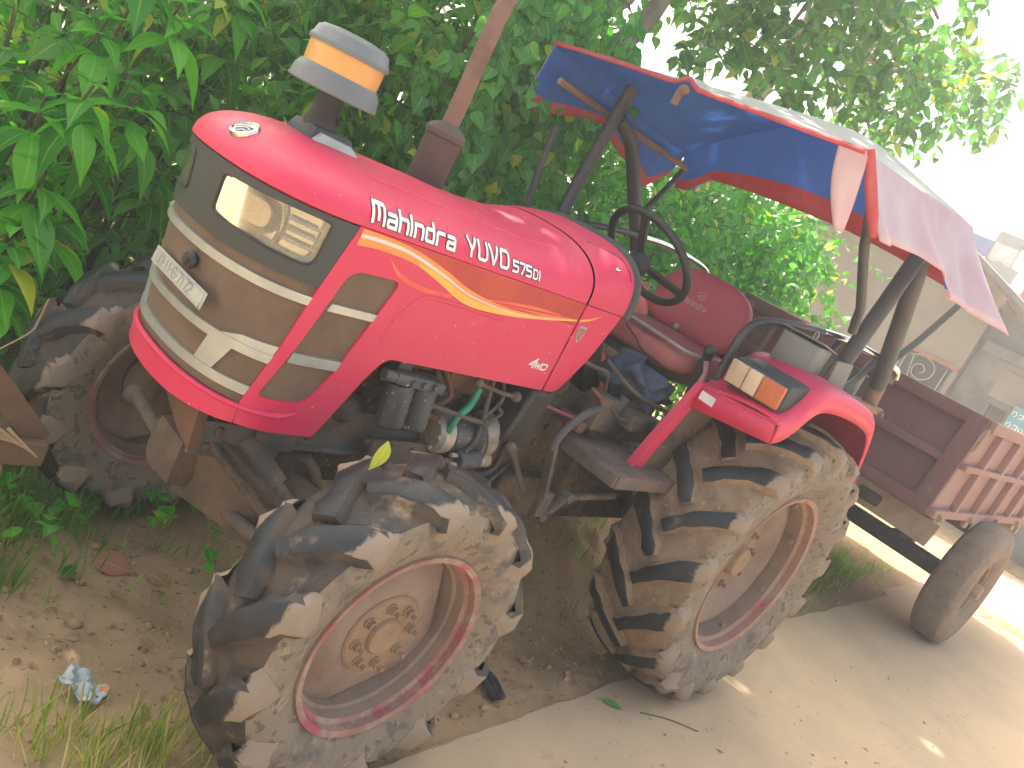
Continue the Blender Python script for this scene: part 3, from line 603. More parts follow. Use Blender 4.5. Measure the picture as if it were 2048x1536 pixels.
# ---- wheels -------------------------------------------------------------
def make_wheel(front):
    """wheel about its own centre, axle along Y, outer face towards -Y"""
    if front: R, Wd, crown, rimr, lugh, nl = 0.450, 0.235, 0.034, 0.276, 0.036, 12
    else:     R, Wd, crown, rimr, lugh, nl = 0.622, 0.385, 0.034, 0.376, 0.036, 17
    hw = Wd / 2
    def prof(v):
        """v 0 centre .. 1 shoulder .. 2 bead : (radius, y)"""
        if v <= 1: return (R - crown * v * v, hw * v)
        t = v - 1; r1 = R - crown; r2 = rimr + 0.008
        y = hw * (1 + 0.10 * math.sin(PI * min(t * 1.1, 1)) - 0.16 * t ** 2.2)
        return (r1 + (r2 - r1) * t ** 0.92, y)
    def nrm(v):
        a = prof(max(v - .03, 0)); b = prof(v + .03)
        d = (b[1] - a[1], -(b[0] - a[0])) if True else None     # (dr, dy) normal
        l = math.hypot(*d); return (d[0] / l, d[1] / l)
    def P(th, v, h=0.0):
        r, y = prof(abs(v)); n = nrm(abs(v)); r += n[0] * h; y += n[1] * h
        return Vector((r * math.cos(th), math.copysign(y, v) if v else 0.0, r * math.sin(th)))
    wheel_rim = MB()
    o = hw * 0.86          # flange plane
    if front:
        rp = [(rimr - .012, -o - .002), (rimr + .006, -o - .006), (rimr + .008, -o + .004), (rimr - .004, -o + .010), (rimr - .012, -o + .022), (rimr - .024, -o + .030), (rimr - .028, -o + .060), (rimr - .036, -o + .066), (rimr - .040, -o + .13), (rimr - .028, -o + .145), (rimr - .022, o - .02), (rimr + .008, o), (rimr + .002, o + .006), (rimr - .014, o - .002)]
    else:
        rp = [(rimr - .014, -o - .002), (rimr + .006, -o - .008), (rimr + .010, -o + .004), (rimr - .002, -o + .012), (rimr - .014, -o + .030), (rimr - .030, -o + .042), (rimr - .034, -o + .11), (rimr - .044, -o + .12), (rimr - .048, 0.02), (rimr - .03, 0.06), (rimr - .026, o - .02), (rimr + .010, o), (rimr + .002, o + .006), (rimr - .016, o - .002)]
    wheel_rim.lathe(rp, axis=(0, 1, 0), n=72, close=True, mfun=lambda i: (0 if i < 5 or i > 9 else 1))
    # disc
    wm = 0.235 if front else 0.33
    yd = -o + (0.062 if front else 0.15); N = 72
    if front:
        def disc(i, j):
            a = 2 * PI * i / N; q = j / 8
            rmax = min(rimr - .026, 0.212 / max(abs(math.cos(a - 0.35 - PI / 4 * 0)), abs(math.sin(a - 0.35)), 1e-3))
            r = 0.115 + (rmax - 0.115) * q
            y = yd + (0.032 * (1 - math.cos(min(q * 1.0, 1) * PI)) * 0.5)
            return Vector((r * math.cos(a), y, r * math.sin(a)))
    else:
        def disc(i, j):
            a = 2 * PI * i / N; q = j / 8; r = 0.15 + (rimr - .046 - 0.15) * q
            y = yd - 0.10 * (1 - math.cos(q * PI)) * 0.5 * 0.45
            return Vector((r * math.cos(a), y, r * math.sin(a)))
    dm = MB(); dm.grid(disc, N, 9, closed_u=True)
    tyre = MB(); NT = 144; vs_ = np.linspace(-2, 2, 49)
    tyre.grid(lambda i, j: P(2 * PI * i / NT, vs_[j]), NT, 49, closed_u=True, mfun=lambda i, j: 1 if abs(vs_[j] + .04) < 0.98 else 2)
    lug = MB(); rr = random.Random(3 if front else 5)
    sweep = (0.60 if front else 0.46); wl = (0.054 if front else 0.050) * 0.5
    for sd in (-1, 1):
        for k in range(nl):
            t0 = 2 * PI * (k + (0.5 if sd > 0 else 0)) / nl; hh = lugh * rr.uniform(.9, 1.0)
            vv = [-0.06, 0.06, 0.2, 0.36, 0.52, 0.68, 0.82, 0.94, 1.03, 1.10, 1.18, 1.27]; jit = [rr.uniform(-.006, .006) for _ in vv]; jh = [rr.uniform(.80, 1.04) for _ in vv]
            path = [(t0 - sweep * (max(v, 0) ** 0.72) * (1 if v < 1.0 else 1 + 0.10 * (v - 1)) * 0.62, v) for v in vv]
            rows = []
            for q, (th, v) in enumerate(path):
                vs2 = v * sd if v > 0 else v * sd
                c = P(th, max(v, 0) * sd if v > 0 else 0.0); 
                if v < 0: c = P(th, 0.06 * -sd)
                i0, i1 = max(q - 1, 0), min(q + 1, len(path) - 1)
                A = P(path[i0][0], path[i0][1] * sd); B = P(path[i1][0], path[i1][1] * sd); tan = (B - A).normalized()
                n = nrm(max(v, 0)); nv = Vector((n[0] * math.cos(th), math.copysign(n[1], sd), n[0] * math.sin(th))).normalized()
                sv = tan.cross(nv).normalized()
                fall = jh[q] * (1.0 if v < 0.98 else max(0.05, 1 - (v - 0.98) / 0.28))
                wid = wl * (1.0 + 0.45 * min(max(v, 0), 1)) * (1.0 if v > 0 else 0.9) + jit[q]
                top = c + nv * (hh * fall if v > -0.05 else hh * 0.9)
                base = c - nv * 0.004
                rows.append([base + sv * wid * 1.35, top - nv * 0.004 + sv * wid * 1.02, top + sv * wid * 0.88, top - sv * wid * 0.88, top - nv * 0.004 - sv * wid * 1.02, base - sv * wid * 1.35])
            b = len(lug.v)
            for r in rows: lug.v += [tuple(x) for x in r]
            for q in range(len(rows) - 1):
                for j in range(5):
                    lug.f.append((b + q * 6 + j, b + q * 6 + j + 1, b + (q + 1) * 6 + j + 1, b + (q + 1) * 6 + j)); lug.m.append(2 if vv[q] > 0.99 else (0 if j in (1, 2, 3) else 1))
            lug.f.append(tuple(b + j for j in range(6))); lug.m.append(1)
            e = b + (len(rows) - 1) * 6; lug.f.append(tuple(e + j for j in range(5, -1, -1))); lug.m.append(0)
    return wheel_rim, dm, tyre, lug, yd, rimr, hw, o

def place_wheel(front, loc, mirror, first=None, steer=0.0, roll=0.0):
    if first is not None:
        c = copy_tree(first, T); c.location = loc; c.rotation_euler = (roll, 0, steer); c.scale = (1, -1 if mirror else 1, 1); return c
    rim, dm, tyre, lug, yd, rimr, hw, o = make_wheel(front)
    w = rim.build('wheel', [m_rimred if front else m_rimred2, m_rimmud], T, ang=35)
    w.location = loc; w.rotation_euler = (roll, 0, steer)
    d = dm.build('wheel_disc', m_rimmud, w, ang=50, solid=0.008)
    t = tyre.build('tyre', [m_rubber, m_carc if front else m_treadmud, m_rubmud], w, ang=60, fix=False)
    lg = lug.build('tread_lugs', [m_lugF if front else m_lugR, m_carc if front else m_treadmud, m_lugF if front else m_lugR], w, ang=50)
    hb = MB()
    if front:
        hb.lathe([(0.118, yd + 0.004), (0.118, yd - 0.006), (0.112, yd - 0.012), (0.055, yd - 0.013), (0.053, yd - 0.022), (0.048, yd - 0.026), (0.030, yd - 0.022), (0.0001, yd - 0.020)], axis=(0, 1, 0), n=40)
        hb.lathe([(0.125, yd + 0.03), (0.11, yd + 0.06), (0.10, yd + 0.12), (0.0001, yd + 0.12)], axis=(0, 1, 0), n=30)
        nb, rb, rn = 8, 0.088, 0.0125
    else:
        hb.lathe([(0.175, yd + 0.004), (0.175, yd - 0.012), (0.165, yd - 0.018), (0.075, yd - 0.020), (0.070, yd - 0.055), (0.060, yd - 0.065), (0.0001, yd - 0.066)], axis=(0, 1, 0), n=44)
        hb.lathe([(0.19, yd + 0.02), (0.12, yd + 0.03), (0.09, yd + 0.26), (0.0001, yd + 0.26)], axis=(0, 1, 0), n=30)
        nb, rb, rn = 8, 0.135, 0.018
    hub = hb.build('hub', m_hubmud, w)
    for k in range(nb):
        nt = MB()
        a = 2 * PI * k / nb + 0.2; c = Vector((rb * math.cos(a), 0, rb * math.sin(a)))
        nt.lathe([(rn * 1.35, yd - 0.012), (rn * 1.35, yd - 0.017), (rn, yd - 0.018), (rn, yd - 0.032), (rn * 0.55, yd - 0.033), (rn * 0.5, yd - 0.05), (0.0001, yd - 0.05)], c, (0, 1, 0), 6)
        nt.build('wheel_nut', m_hubmud, w, ang=25)
    if not front:
        for k in range(8):
            nt = MB()
            a = 2 * PI * (k + .5) / 8; c = Vector((0.335 * math.cos(a), -0.03, 0.335 * math.sin(a)))
            nt.lathe([(0.014, -o + .10), (0.014, -o + .085), (0.0001, -o + .085)], c, (0, 1, 0), 6); nt.build('rim_bolt', m_hubmud, w, ang=25)
    return w
FX = -1.935; tilt = -0.035
fw = place_wheel(True, (FX, -0.725, 0.478), False, steer=0.027, roll=0.0)
place_wheel(True, (FX, 0.66, 0.435), True, fw, steer=0.027)
rw = place_wheel(False, (0.0, -0.685, 0.650), False)
place_wheel(False, (0.0, 0.685, 0.650), True, rw)

# ---- front axle, brackets, engine --------------------------------------
def RY(y, q): return Vector((FX, y, q))
mb = MB()
mb.tube([(FX + 0.02, -0.52, 0.505), (FX, -0.42, 0.52), (FX - 0.02, -0.25, 0.545), (FX - 0.03, -0.1, 0.57), (FX - 0.03, 0.1, 0.565), (FX - 0.02, 0.3, 0.53), (FX, 0.5, 0.47)], [0.075, 0.085, 0.095, 0.125, 0.125, 0.09, 0.075], 16)
mb.box((FX, -0.54, 0.50), (0.17, 0.10, 0.24), bev=0.03); mb.box((FX, 0.49, 0.45), (0.17, 0.10, 0.24), bev=0.03)
mb.prism([(FX - 0.34, -0.16, 0.74), (FX - 0.10, -0.46, 0.56), (FX - 0.10, -0.46, 0.44), (FX - 0.30, -0.14, 0.48)], None, (0.03, 0.03, 0)); 
mb.box((FX - 0.30, -0.08, 0.585), (0.14, 0.18, 0.16), bev=0.05)
mb.tube([(FX - .02, -.56, .62), (FX - .01, -.60, .40)], 0.06, 12)
axle = mb.build('front_axle', m_axle, T)
mb = MB(); mb.tube(spline([(FX - 0.33, -0.20, 0.70), (FX - 0.22, -0.36, 0.60), (FX - 0.10, -0.45, 0.52)], 5), 0.012, 8); mb.build('axle_rib', m_ironmud, axle)
mb = MB(); mb.tube([(FX - 0.20, 0.42, 0.49), (FX - 0.22, 0.0, 0.47), (FX - 0.2, -0.42, 0.52)], 0.022, 10); mb.sphere((FX - .2, -.44, .52), .035); mb.sphere((FX - .2, .44, .485), .035); mb.build('track_rod', m_iron, axle)
mb = MB(); mb.tube([(FX - 0.18, -0.235, 0.66), (FX - 0.04, -0.42, 0.53)], [0.030, 0.026], 10); mb.tube([(FX - 0.21, -0.20, 0.70), (FX - 0.13, -0.30, 0.62)], 0.038, 12); mb.build('steering_cylinder', m_iron, axle)

mb = MB()      # front bracket and rails
mb.box((-2.215, -0.212, 0.702), (0.19, 0.018, 0.105), bev=0.004, rot=(0, math.radians(2), 0))
for y in (-0.205, 0.205):
    mb.box((-1.80, y, 0.745), (0.80, 0.025, 0.10), bev=0.006); mb.box((-1.80, y * 0.9, 0.70), (0.80, 0.07, 0.018), bev=0.004)
brk = mb.build('front_bracket', m_greyp, T)
mb = MB(); mb.prism([(-2.34, 0.12, 0.81), (-2.34, -0.235, 0.80), (-2.325, -0.235, 0.675), (-2.325, -0.16, 0.69), (-2.33, 0.02, 0.77)], None, (0.03, 0, 0)); mb.box((-2.26, 0.0, 0.78), (0.12, 0.40, 0.05), bev=0.02); mb.build('rusty_nose_plate', m_rust, brk)
mb = MB(); mb.box((-2.085, -0.228, 0.645), (0.06, 0.012, 0.10), bev=0.003, rot=(0, math.radians(12), 0)); mb.box((-2.07, -0.222, 0.725), (0.13, 0.02, 0.07), bev=0.004); mb.build('bracket_lug', m_greyp, brk)
mb = MB(); mb.box((-1.70, -0.275, 0.66), (0.065, 0.014, 0.22), bev=0.005, rot=(0, math.radians(20), 0)); mb.box((-1.64, -0.27, 0.745), (0.26, 0.014, 0.085), bev=0.008); mb.build('side_bracket', m_iron, brk)
for (x, y, z) in ((-2.25, -0.222, 0.73), (-2.27, -0.222, 0.68), (-2.085, -0.236, 0.67), (-2.095, -0.236, 0.62), (-1.685, -0.285, 0.71), (-1.725, -0.285, 0.615), (-1.60, -0.28, 0.76), (-1.78, -0.257, 0.765), (-2.0, -0.257, .765), (-1.52, -.28, .755)):
    mb = MB(); mb.lathe([(0.014, 0.0), (0.014, -0.008), (0.008, -0.010), (0.0001, -0.010)], (x, y, z), (0, 1, 0), 6); mb.build('bolt', m_iron, brk, ang=25)
mb = MB(); mb.tube(spline([(-1.98, -0.27, 0.70), (-1.93, -0.285, 0.65), (-1.91, -0.30, 0.575), (-1.92, -0.32, 0.55)], 5), 0.016, 8); mb.build('brake_pipe', m_iron, brk)

mb = MB()
mb.box((-1.56, 0.0, 0.86), (0.62, 0.34, 0.50), bev=0.03); mb.box((-1.60, 0.0, 1.13), (0.55, 0.28, 0.12), bev=0.02)
mb.box((-1.55, 0, 0.60), (0.62, 0.28, 0.12), bev=0.04)
for k in range(4): mb.box((-1.77 + 0.14 * k, -0.18, 0.93), (0.07, 0.05, 0.12), bev=0.012)
mb.box((-1.55, -0.18, 0.80), (0.55, 0.02, 0.05), bev=0.006); mb.box((-1.66, -0.19, 1.06), (0.38, 0.07, 0.10), bev=0.02)
rr = random.Random(4)
for k in range(26): mb.lathe([(0.012, 0), (0.012, -.01), (0.0001, -.01)], (rr.uniform(-1.84, -1.28), -0.171, rr.uniform(0.64, 1.08)), (0, 1, 0), 6)
eng = mb.build('engine_block', m_ironmud, T)
mb = MB(); mb.box((-1.46, -0.20, 1.025), (0.22, 0.10, 0.08), bev=0.015); mb.cyl((-1.62, -.2, 1.0), (-1.34, -.2, 1.0), .045); mb.tube(spline([(-1.60, -.25, 1.04), (-1.55, -.27, .96), (-1.62, -.27, .90), (-1.52, -.26, .87)], 5), .010, 7)
for k in range(5): mb.tube(spline([(-1.52 + .04 * k, -.2, 1.06), (-1.54 + .05 * k, -.26, 1.10), (-1.58 + .07 * k, -.23, 1.13)], 4), .005, 6)
mb.build('injection_pump', m_rust, eng)
mb = MB(); mb.cyl((-1.99, 0.0, 1.0), (-1.90, 0.0, 1.0), 0.15, 30); mb.cyl((-1.95, -0.13, 0.86), (-1.87, -0.13, 0.86), 0.075, 24); mb.cyl((-1.93, -0.17, 1.06), (-1.83, -0.17, 1.06), 0.06, 20); mb.build('fan_pulley', m_irondark, eng)
mb = MB(); mb.sphere((-1.875, -0.21, 0.845), 0.07, n=16, sq=(0.8, 0.55, 0.7)); mb.box((-1.85, -0.2, 0.80), (0.24, 0.05, 0.09), bev=0.02); mb.build('water_pump_cover', m_iron, eng)
# fuel filters
for (xb, zb, xt) in ((-1.775, 0.855, -1.80), (-1.685, 0.855, -1.705)):
    mb = MB(); a = Vector((xb, -0.305, zb)); b = Vector((xt, -0.30, 0.992)); ax = b - a; L = ax.length
    mb.lathe([(0.0001, 0), (0.036, 0), (0.044, 0.008), (0.0445, L * 0.93), (0.040, L * 0.96), (0.040, L)], a, ax, 26); mb.build('fuel_filter', m_can, T)
mb = MB(); mb.box((-1.752, -0.30, 1.008), (0.20, 0.075, 0.038), bev=0.012, rot=(0, math.radians(3), 0)); mb.cyl((-1.89, -.315, 1.012), (-1.84, -.315, 1.010), .018, 12); mb.box((-1.80, -0.285, 1.055), (0.055, 0.02, 0.085), bev=0.006); mb.cyl((-1.82, -.30, 1.065), (-1.82, -.285, 1.065), .018, 14); mb.cyl((-1.785, -.30, 1.065), (-1.785, -.285, 1.065), .018, 14)
for x in (-1.79, -1.745, -1.70): mb.lathe([(.011, 0), (.011, -.012), (.0001, -.012)], (x, -.336, 1.01), (0, 1, 0), 6)
mb.build('filter_head', m_can, T)
# starter motor
mb = MB(); mb.cyl((-1.545, -0.255, 0.825), (-1.475, -0.255, 0.83), 0.068, 28, bev=0.014); mb.cyl((-1.48, -0.255, 0.828), (-1.33, -0.25, 0.838), 0.062, 28, bev=0.004, mi=1); mb.cyl((-1.335, -0.25, 0.838), (-1.27, -0.25, 0.842), 0.080, 28, bev=0.02)
mb.cyl((-1.44, -0.315, 0.765), (-1.34, -0.31, 0.772), 0.034, 20, mi=2); mb.cyl((-1.34, -0.31, 0.772), (-1.285, -0.305, 0.775), 0.028, 18)
for a in range(6): mb.lathe([(.007, 0), (.007, -.01), (.0001, -.01)], (-1.545, -.255 + .05 * math.cos(a), .825 + .05 * math.sin(a)), (1, 0, 0), 6)
for (dy, dz) in ((.0, .015), (.012, -.012), (-.012, -.012)): mb.cyl((-1.44, -.315 + dy, .765 + dz), (-1.47, -.315 + dy, .765 + dz), .008, 8)
mb.build('starter_motor', [m_alu, m_can, m_can], T)
# pipes, hose, linkage
mb = MB(); mb.tube(spline([(-1.462, -0.29, 1.015), (-1.485, -0.305, 0.955), (-1.52, -0.31, 0.915), (-1.525, -0.305, 0.855), (-1.53, -0.28, 0.84)], 6), 0.0125, 12); mb.build('green_hose', m_hose, T)
mb = MB()
mb.tube([(-1.50, -0.30, 1.038), (-1.38, -0.31, 1.022), (-1.30, -.31, 1.018)], 0.0075, 8); mb.sphere((-1.49, -.30, 1.038), .017); mb.sphere((-1.30, -.31, 1.018), .019)
mb.tube([(-1.69, -0.315, 0.945), (-1.46, -0.315, 0.915), (-1.38, -.31, .905)], 0.0085, 8); mb.sphere((-1.385, -.31, .906), .02)
mb.tube(spline([(-1.42, -0.29, 1.06), (-1.41, -0.30, 0.98), (-1.395, -0.31, 0.90), (-1.40, -0.32, .84), (-1.42, -.32, .80)], 5), 0.009, 8)
mb.tube(spline([(-1.36, -0.28, 1.06), (-1.345, -.30, .99), (-1.385, -.30, .93), (-1.36, -.30, .91), (-1.33, -.31, .95), (-1.36, -.31, .97)], 6), 0.006, 7)
mb.tube(spline([(-1.40, -.32, .92), (-1.35, -.33, .85), (-1.34, -.33, .78), (-1.40, -.33, .745), (-1.46, -.32, .75)], 6), .0045, 6)
mb.build('fuel_line', m_iron, T)
mb = MB(); mb.tube(spline([(-1.46, -0.30, 0.715), (-1.32, -0.31, 0.715), (-1.24, -0.31, 0.735), (-1.225, -0.31, 0.79), (-1.23, -0.30, 0.90)], 6), 0.0105, 10); mb.build('hydraulic_pipe', m_blacks, T)
mb = MB(); mb.tube([(-1.56, -0.31, 0.67), (-1.27, -0.315, 0.665), (-1.235, -0.315, 0.68), (-1.17, -0.315, 0.775)], 0.0075, 8); mb.build('hydraulic_pipe', m_blacks, T)
mb = MB(); mb.tube([(-1.30, -0.28, 0.88), (-1.22, -0.30, 0.87)], 0.016, 10); mb.sphere((-1.205, -.31, .87), .026); mb.build('pipe_union', m_irondark, T)
# black guard plate under the cowl
mb = MB(); mb.prism([(-1.262, -0.345, 1.062), (-1.150, -0.345, 1.066), (-1.175, -0.345, 0.885), (-1.215, -0.345, 0.862), (-1.30, -0.345, 0.858), (-1.295, -0.345, 0.90)], None, (0, 0.13, 0)); g_ = mb.build('guard_box', m_blackp, T); md = g_.modifiers.new('b', 'BEVEL'); md.width = 0.012; md.segments = 3
# transmission housing
mb = MB()
mb.box((-0.95, 0, 0.78), (0.62, 0.40, 0.44), bev=0.05); mb.box((-0.30, 0, 0.72), (0.75, 0.46, 0.46), bev=0.05); mb.tube([(0, -0.62, 0.65), (0, 0.62, 0.65)], [0.12, 0.12], 20); mb.tube([(0, -0.5, 0.65), (0, -0.25, 0.66)], [0.14, 0.2], 20)
mb.lathe([(0.24, -1.27), (0.255, -1.26), (0.255, -1.235), (0.24, -1.225)], (0, 0, 0.80), (1, 0, 0), 30)
for k in range(14): mb.lathe([(0.013, 0), (0.013, -.012), (0.0001, -.012)], (rr.uniform(-1.2, -0.4), -0.2 - (0.03 if False else 0), rr.uniform(0.6, 0.98)), (0, 1, 0), 6)
mb.box((-0.55, -0.2, 0.98), (0.3, 0.16, 0.10), bev=0.03); mb.cyl((-1.02, -.2, 1.07), (-1.02, -.26, 1.07), .035, 6); mb.cyl((-0.45, -.28, 1.05), (-0.45, -.1, 1.05), .05, 16)
mb.box((-0.62, -0.28, 1.0), (0.22, 0.06, 0.16), bev=0.03); mb.box((-0.95, -0.24, 0.60), (0.3, 0.06, 0.2), bev=0.03)
mb.build('transmission_housing', m_ironmud, T)
mb = MB(); mb.prism([(-1.30, -0.29, 0.70), (-1.235, -0.29, 0.735), (-1.215, -0.29, 0.655), (-1.28, -0.29, 0.60), (-1.335, -0.29, 0.61)], None, (0, 0.03, 0)); mb.cyl((-1.32, -.30, .615), (-1.32, -.27, .615), .02, 10); mb.cyl((-1.26, -.30, .60), (-1.26, -.27, .60), .016, 10); mb.build('rust_bracket', m_rust, T)

# foot step, maroon mat, pedals
mb = MB(); mb.box((-0.66, -0.435, 0.905), (0.56, 0.31, 0.012), bev=0.003); mb.box((-0.66, -0.592, 0.885), (0.56, 0.012, 0.05), bev=0.003); mb.box((-0.945, -0.435, 0.885), (0.012, 0.31, 0.05), bev=0.003)
for i in range(9):
    for j in range(5): mb.box((-0.90 + 0.058 * i + 0.014 * (j % 2), -0.555 + 0.055 * j, 0.9115), (0.030, 0.012, 0.007), bev=0.002, rot=(0, 0, 0.5))
mb.build('foot_step', m_step, T)
mb = MB(); mb.box((-1.03, -0.245, 0.975), (0.30, 0.14, 0.012), bev=0.003, rot=(math.radians(-16), math.radians(8), 0))
for k in range(5): mb.box((-1.03, -0.295 + 0.026 * k, 0.986 + 0.0075 * -k + .006), (0.27, 0.007, 0.006), rot=(math.radians(-16), math.radians(8), 0))
mb.box((-0.90, -0.275, 0.955), (0.05, 0.12, 0.045), bev=0.01); mb.build('floor_plate', m_maroon, T)
mb = MB(); mb.tube(spline([(-1.02, -0.44, 1.085), (-1.10, -0.45, 1.055), (-1.175, -0.455, 0.98), (-1.185, -0.455, 0.915)], 6), [0.015] * 18 + [0.017], 12); mb.build('clutch_lever', m_blacks, T)
mb = MB(); mb.bar((-1.185, -0.455, 0.93), (-1.065, -0.45, 0.665), 0.035, 0.018, bev=0.004); mb.box((-1.075, -.45, .70), (.06, .035, .10), bev=.01)
mb.cyl((-1.045, -0.47, 0.655), (-1.045, -0.43, 0.655), 0.022, 14); mb.bar((-1.045, -0.455, 0.655), (-0.955, -0.455, 0.735), 0.03, 0.022, bev=0.005); mb.cyl((-0.955, -0.475, 0.735), (-0.955, -0.43, 0.735), 0.02, 14)
mb.tube([(-0.955, -0.455, 0.735), (-0.62, -0.43, 0.735)], 0.013, 10); 
mb.build('clutch_linkage', m_iron, T)
mb = MB(); mb.tube([(-1.27, -0.37, 0.855), (-1.10, -.37, .70)], 0.012, 8); mb.sphere((-1.275, -.37, .86), .02); mb.build('clutch_rod', m_iron, T)
mb = MB(); mb.tube([(-1.22, -0.34, .84), (-1.12, -.34, .74)], .007, 6); mb.build('brake_rod', m_iron, T)
mb = MB(); mb.box((-1.0, -0.40, 1.105), (0.10, 0.055, 0.014), bev=0.004, rot=(0.3, 0.5, 0.3)); mb.build('clutch_pedal', m_rust, T)
mb = MB()      # under-seat clutter: levers, rods, brackets
mb.tube(spline([(-1.0, -0.26, 1.185), (-0.92, -0.27, 1.175), (-0.84, -0.28, 1.165), (-0.78, -0.26, 1.10)], 5), 0.008, 8)
mb.tube(spline([(-0.80, -.22, 1.20), (-.66, -.30, 1.13), (-.50, -.36, 1.10), (-.44, -.38, 1.10)], 5), 0.009, 8)
mb.bar((-0.52, -0.40, 1.10), (-0.40, -0.40, 1.11), 0.03, 0.02); mb.bar((-0.44, -0.42, 1.09), (-0.40, -0.42, 1.20), 0.03, 0.012); mb.box((-0.62, -0.35, 1.03), (0.16, 0.10, 0.07), bev=0.02); mb.box((-0.80, -0.30, 1.02), (0.12, 0.08, 0.14), bev=0.02)
mb.tube([(-.72, -.30, .95), (-.70, -.31, 1.10)], .02, 10); mb.bar((-.48, -.43, 1.0), (-.42, -.43, 1.12), .035, .012)
mb.tube(spline([(-0.80, -.34, 1.06), (-.74, -.36, 1.03), (-.66, -.37, 1.04)], 5), .006, 6)
mb.build('hydraulic_levers', m_iron, T)
mb = MB(); mb.bar((-0.80, 0.02, 1.42), (-0.58, -0.03, 1.02), 0.11, 0.09, bev=0.01); col_ = mb.build('steering_column', m_irondark, T)
mb = MB()
for k in range(7):
    c0 = Vector((-0.70 + 0.014 * k + 0.006 * (k % 2), -0.045 - .004 * k, 1.285 - 0.025 * k)); mb.tube([c0 + Vector((0.010 * math.cos(a), 0.002 * (k % 2), 0.018 * math.sin(a))) for a in np.linspace(0, 2 * PI, 11)], 0.0035, 6, cap=False)
mb.build('hanging_chain', m_alu, col_)
# steering wheel
SWC = Vector((-0.625, -0.045, 1.60)); swn = Vector((0.70, 0.0, 0.714)).normalized(); swu = Vector((0, 1, 0)); swv = swn.cross(swu)
mb = MB(); mb.grid(lambda i, j: SWC + (swu * math.cos(2 * PI * i / 56) + swv * math.sin(2 * PI * i / 56)) * (0.205 + 0.0165 * math.cos(2 * PI * j / 10)) + swn * 0.0165 * math.sin(2 * PI * (j % 10) / 10), 56, 11, closed_u=True)
sw = mb.build('steering_wheel', m_blackp, T)
for a in (PI / 2, PI * 7 / 6, -PI / 6):
    d = swu * math.cos(a) + swv * math.sin(a)
    mb = MB(); mb.bar(SWC - swn * 0.05, SWC + d * 0.205, 0.038, 0.016, up=swn, bev=0.006); mb.build('wheel_spoke', m_blackp, sw)
mb = MB(); mb.cyl(SWC - swn * 0.09, SWC - swn * 0.03, 0.05, 24); mb.tube([SWC - swn * 0.09, SWC - swn * 0.26], 0.03, 14); mb.build('wheel_boss', m_blackp, sw)

# seat
def pillow(c, ex, ey_, ez, wx, wy, wz, e=0.35, n=28, k=18, bulge=0.0):
    c = Vector(c); ex = Vector(ex).normalized(); ey_ = Vector(ey_).normalized(); ez = Vector(ez).normalized(); sg = lambda t, p: math.copysign(abs(t) ** p, t)
    def F(i, j):
        a = 2 * PI * i / n; b = -PI / 2 + PI * j / (k - 1)
        x = sg(math.cos(b), 0.5) * sg(math.cos(a), e); y = sg(math.cos(b), 0.5) * sg(math.sin(a), e); z = sg(math.sin(b), 0.55)
        return c + ex * x * wx / 2 + ey_ * y * wy / 2 + ez * z * wz / 2
    return F, n, k
seat = MB(); F, n, k = pillow((-0.21, -0.03, 1.285), (1, 0, 0.06), (0, 1, 0), (-0.06, 0, 1), 0.46, 0.54, 0.125, e=0.45)
seat.grid(F, n, k, closed_u=True); seat = seat.build('seat_cushion', m_seatw, T, ang=70)
mb = MB(); mb.tube(spline([(-0.43, 0.22, 1.335), (-0.435, 0.0, 1.345), (-0.43, -0.2, 1.34), (-0.38, -0.29, 1.335), (-0.1, -0.295, 1.345)], 6), 0.008, 8); mb.build('seat_piping', m_foam, seat)
mb = MB(); mb.tube(spline([(-0.445, 0.02, 1.31), (-0.45, -0.06, 1.28), (-0.452, -0.12, 1.25), (-0.44, -0.22, 1.24)], 5), 0.0025, 5); mb.build('torn_seam', m_black, seat)
bk = MB(); bn2 = Vector((-0.97, -0.02, 0.22)).normalized(); bu2 = Vector((0, 1, 0)); bv2 = Vector((0.22, 0, 0.97)).normalized(); BC = Vector((-0.035, -0.02, 1.485))
def Fb(i, j):
    n_, k_ = 36, 20; a = 2 * PI * i / n_; b = -PI / 2 + PI * j / (k_ - 1); sg = lambda t, p: math.copysign(abs(t) ** p, t)
    x = sg(math.cos(b), 0.42) * sg(math.cos(a), 0.55) * 0.245; y = sg(math.cos(b), 0.42) * sg(math.sin(a), 0.55) * 0.152; z = sg(math.sin(b), 0.6) * 0.052
    x *= 1 - 0.10 * max(y / 0.152, 0) ** 2
    return BC + bu2 * x + bv2 * (y + 0.01 * math.cos(x * 9)) + bn2 * z
bk.grid(Fb, 36, 20, closed_u=True); back = bk.build('backrest', m_seat, T, ang=70)
bt = lambda u, v, l: BC - bu2 * u + bv2 * v + bn2 * (0.0525 + l - 0.35 * (u * u + v * v) * .0)
mb = MB(); write('mahindra', bt, -0.075, -0.012, 0.022, 0.0125, 0.0055, 0.0035, mb, 0.0008, wi={'m': 1.3}); 
mb.tube([bt(0.022 * math.cos(a), 0.045 + 0.017 * math.sin(a), 0.001) for a in np.linspace(0, 2 * PI, 25)], 0.0017, 5, cap=False)
for pts in (((-.018, .036), (-.006, .046), (.004, .05), (.016, .052)), ((-.010, .032), (-.002, .043), (.006, .046), (.02, .044)), ((.0, .030), (.004, .037), (.018, .036))): mb.tube(spline([bt(x, y, 0.001) for x, y in pts], 4), 0.0016, 5)
mb.build('lettering', m_seatl, back, fix=False)
mb = MB(); mb.lathe([(0.012, 0.0), (0.014, 0.002), (0.006, 0.003), (0.0001, 0.003)], bt(-0.02, -0.125, -0.001), bn2, 14); mb.build('vent_eyelet', m_alu, back)
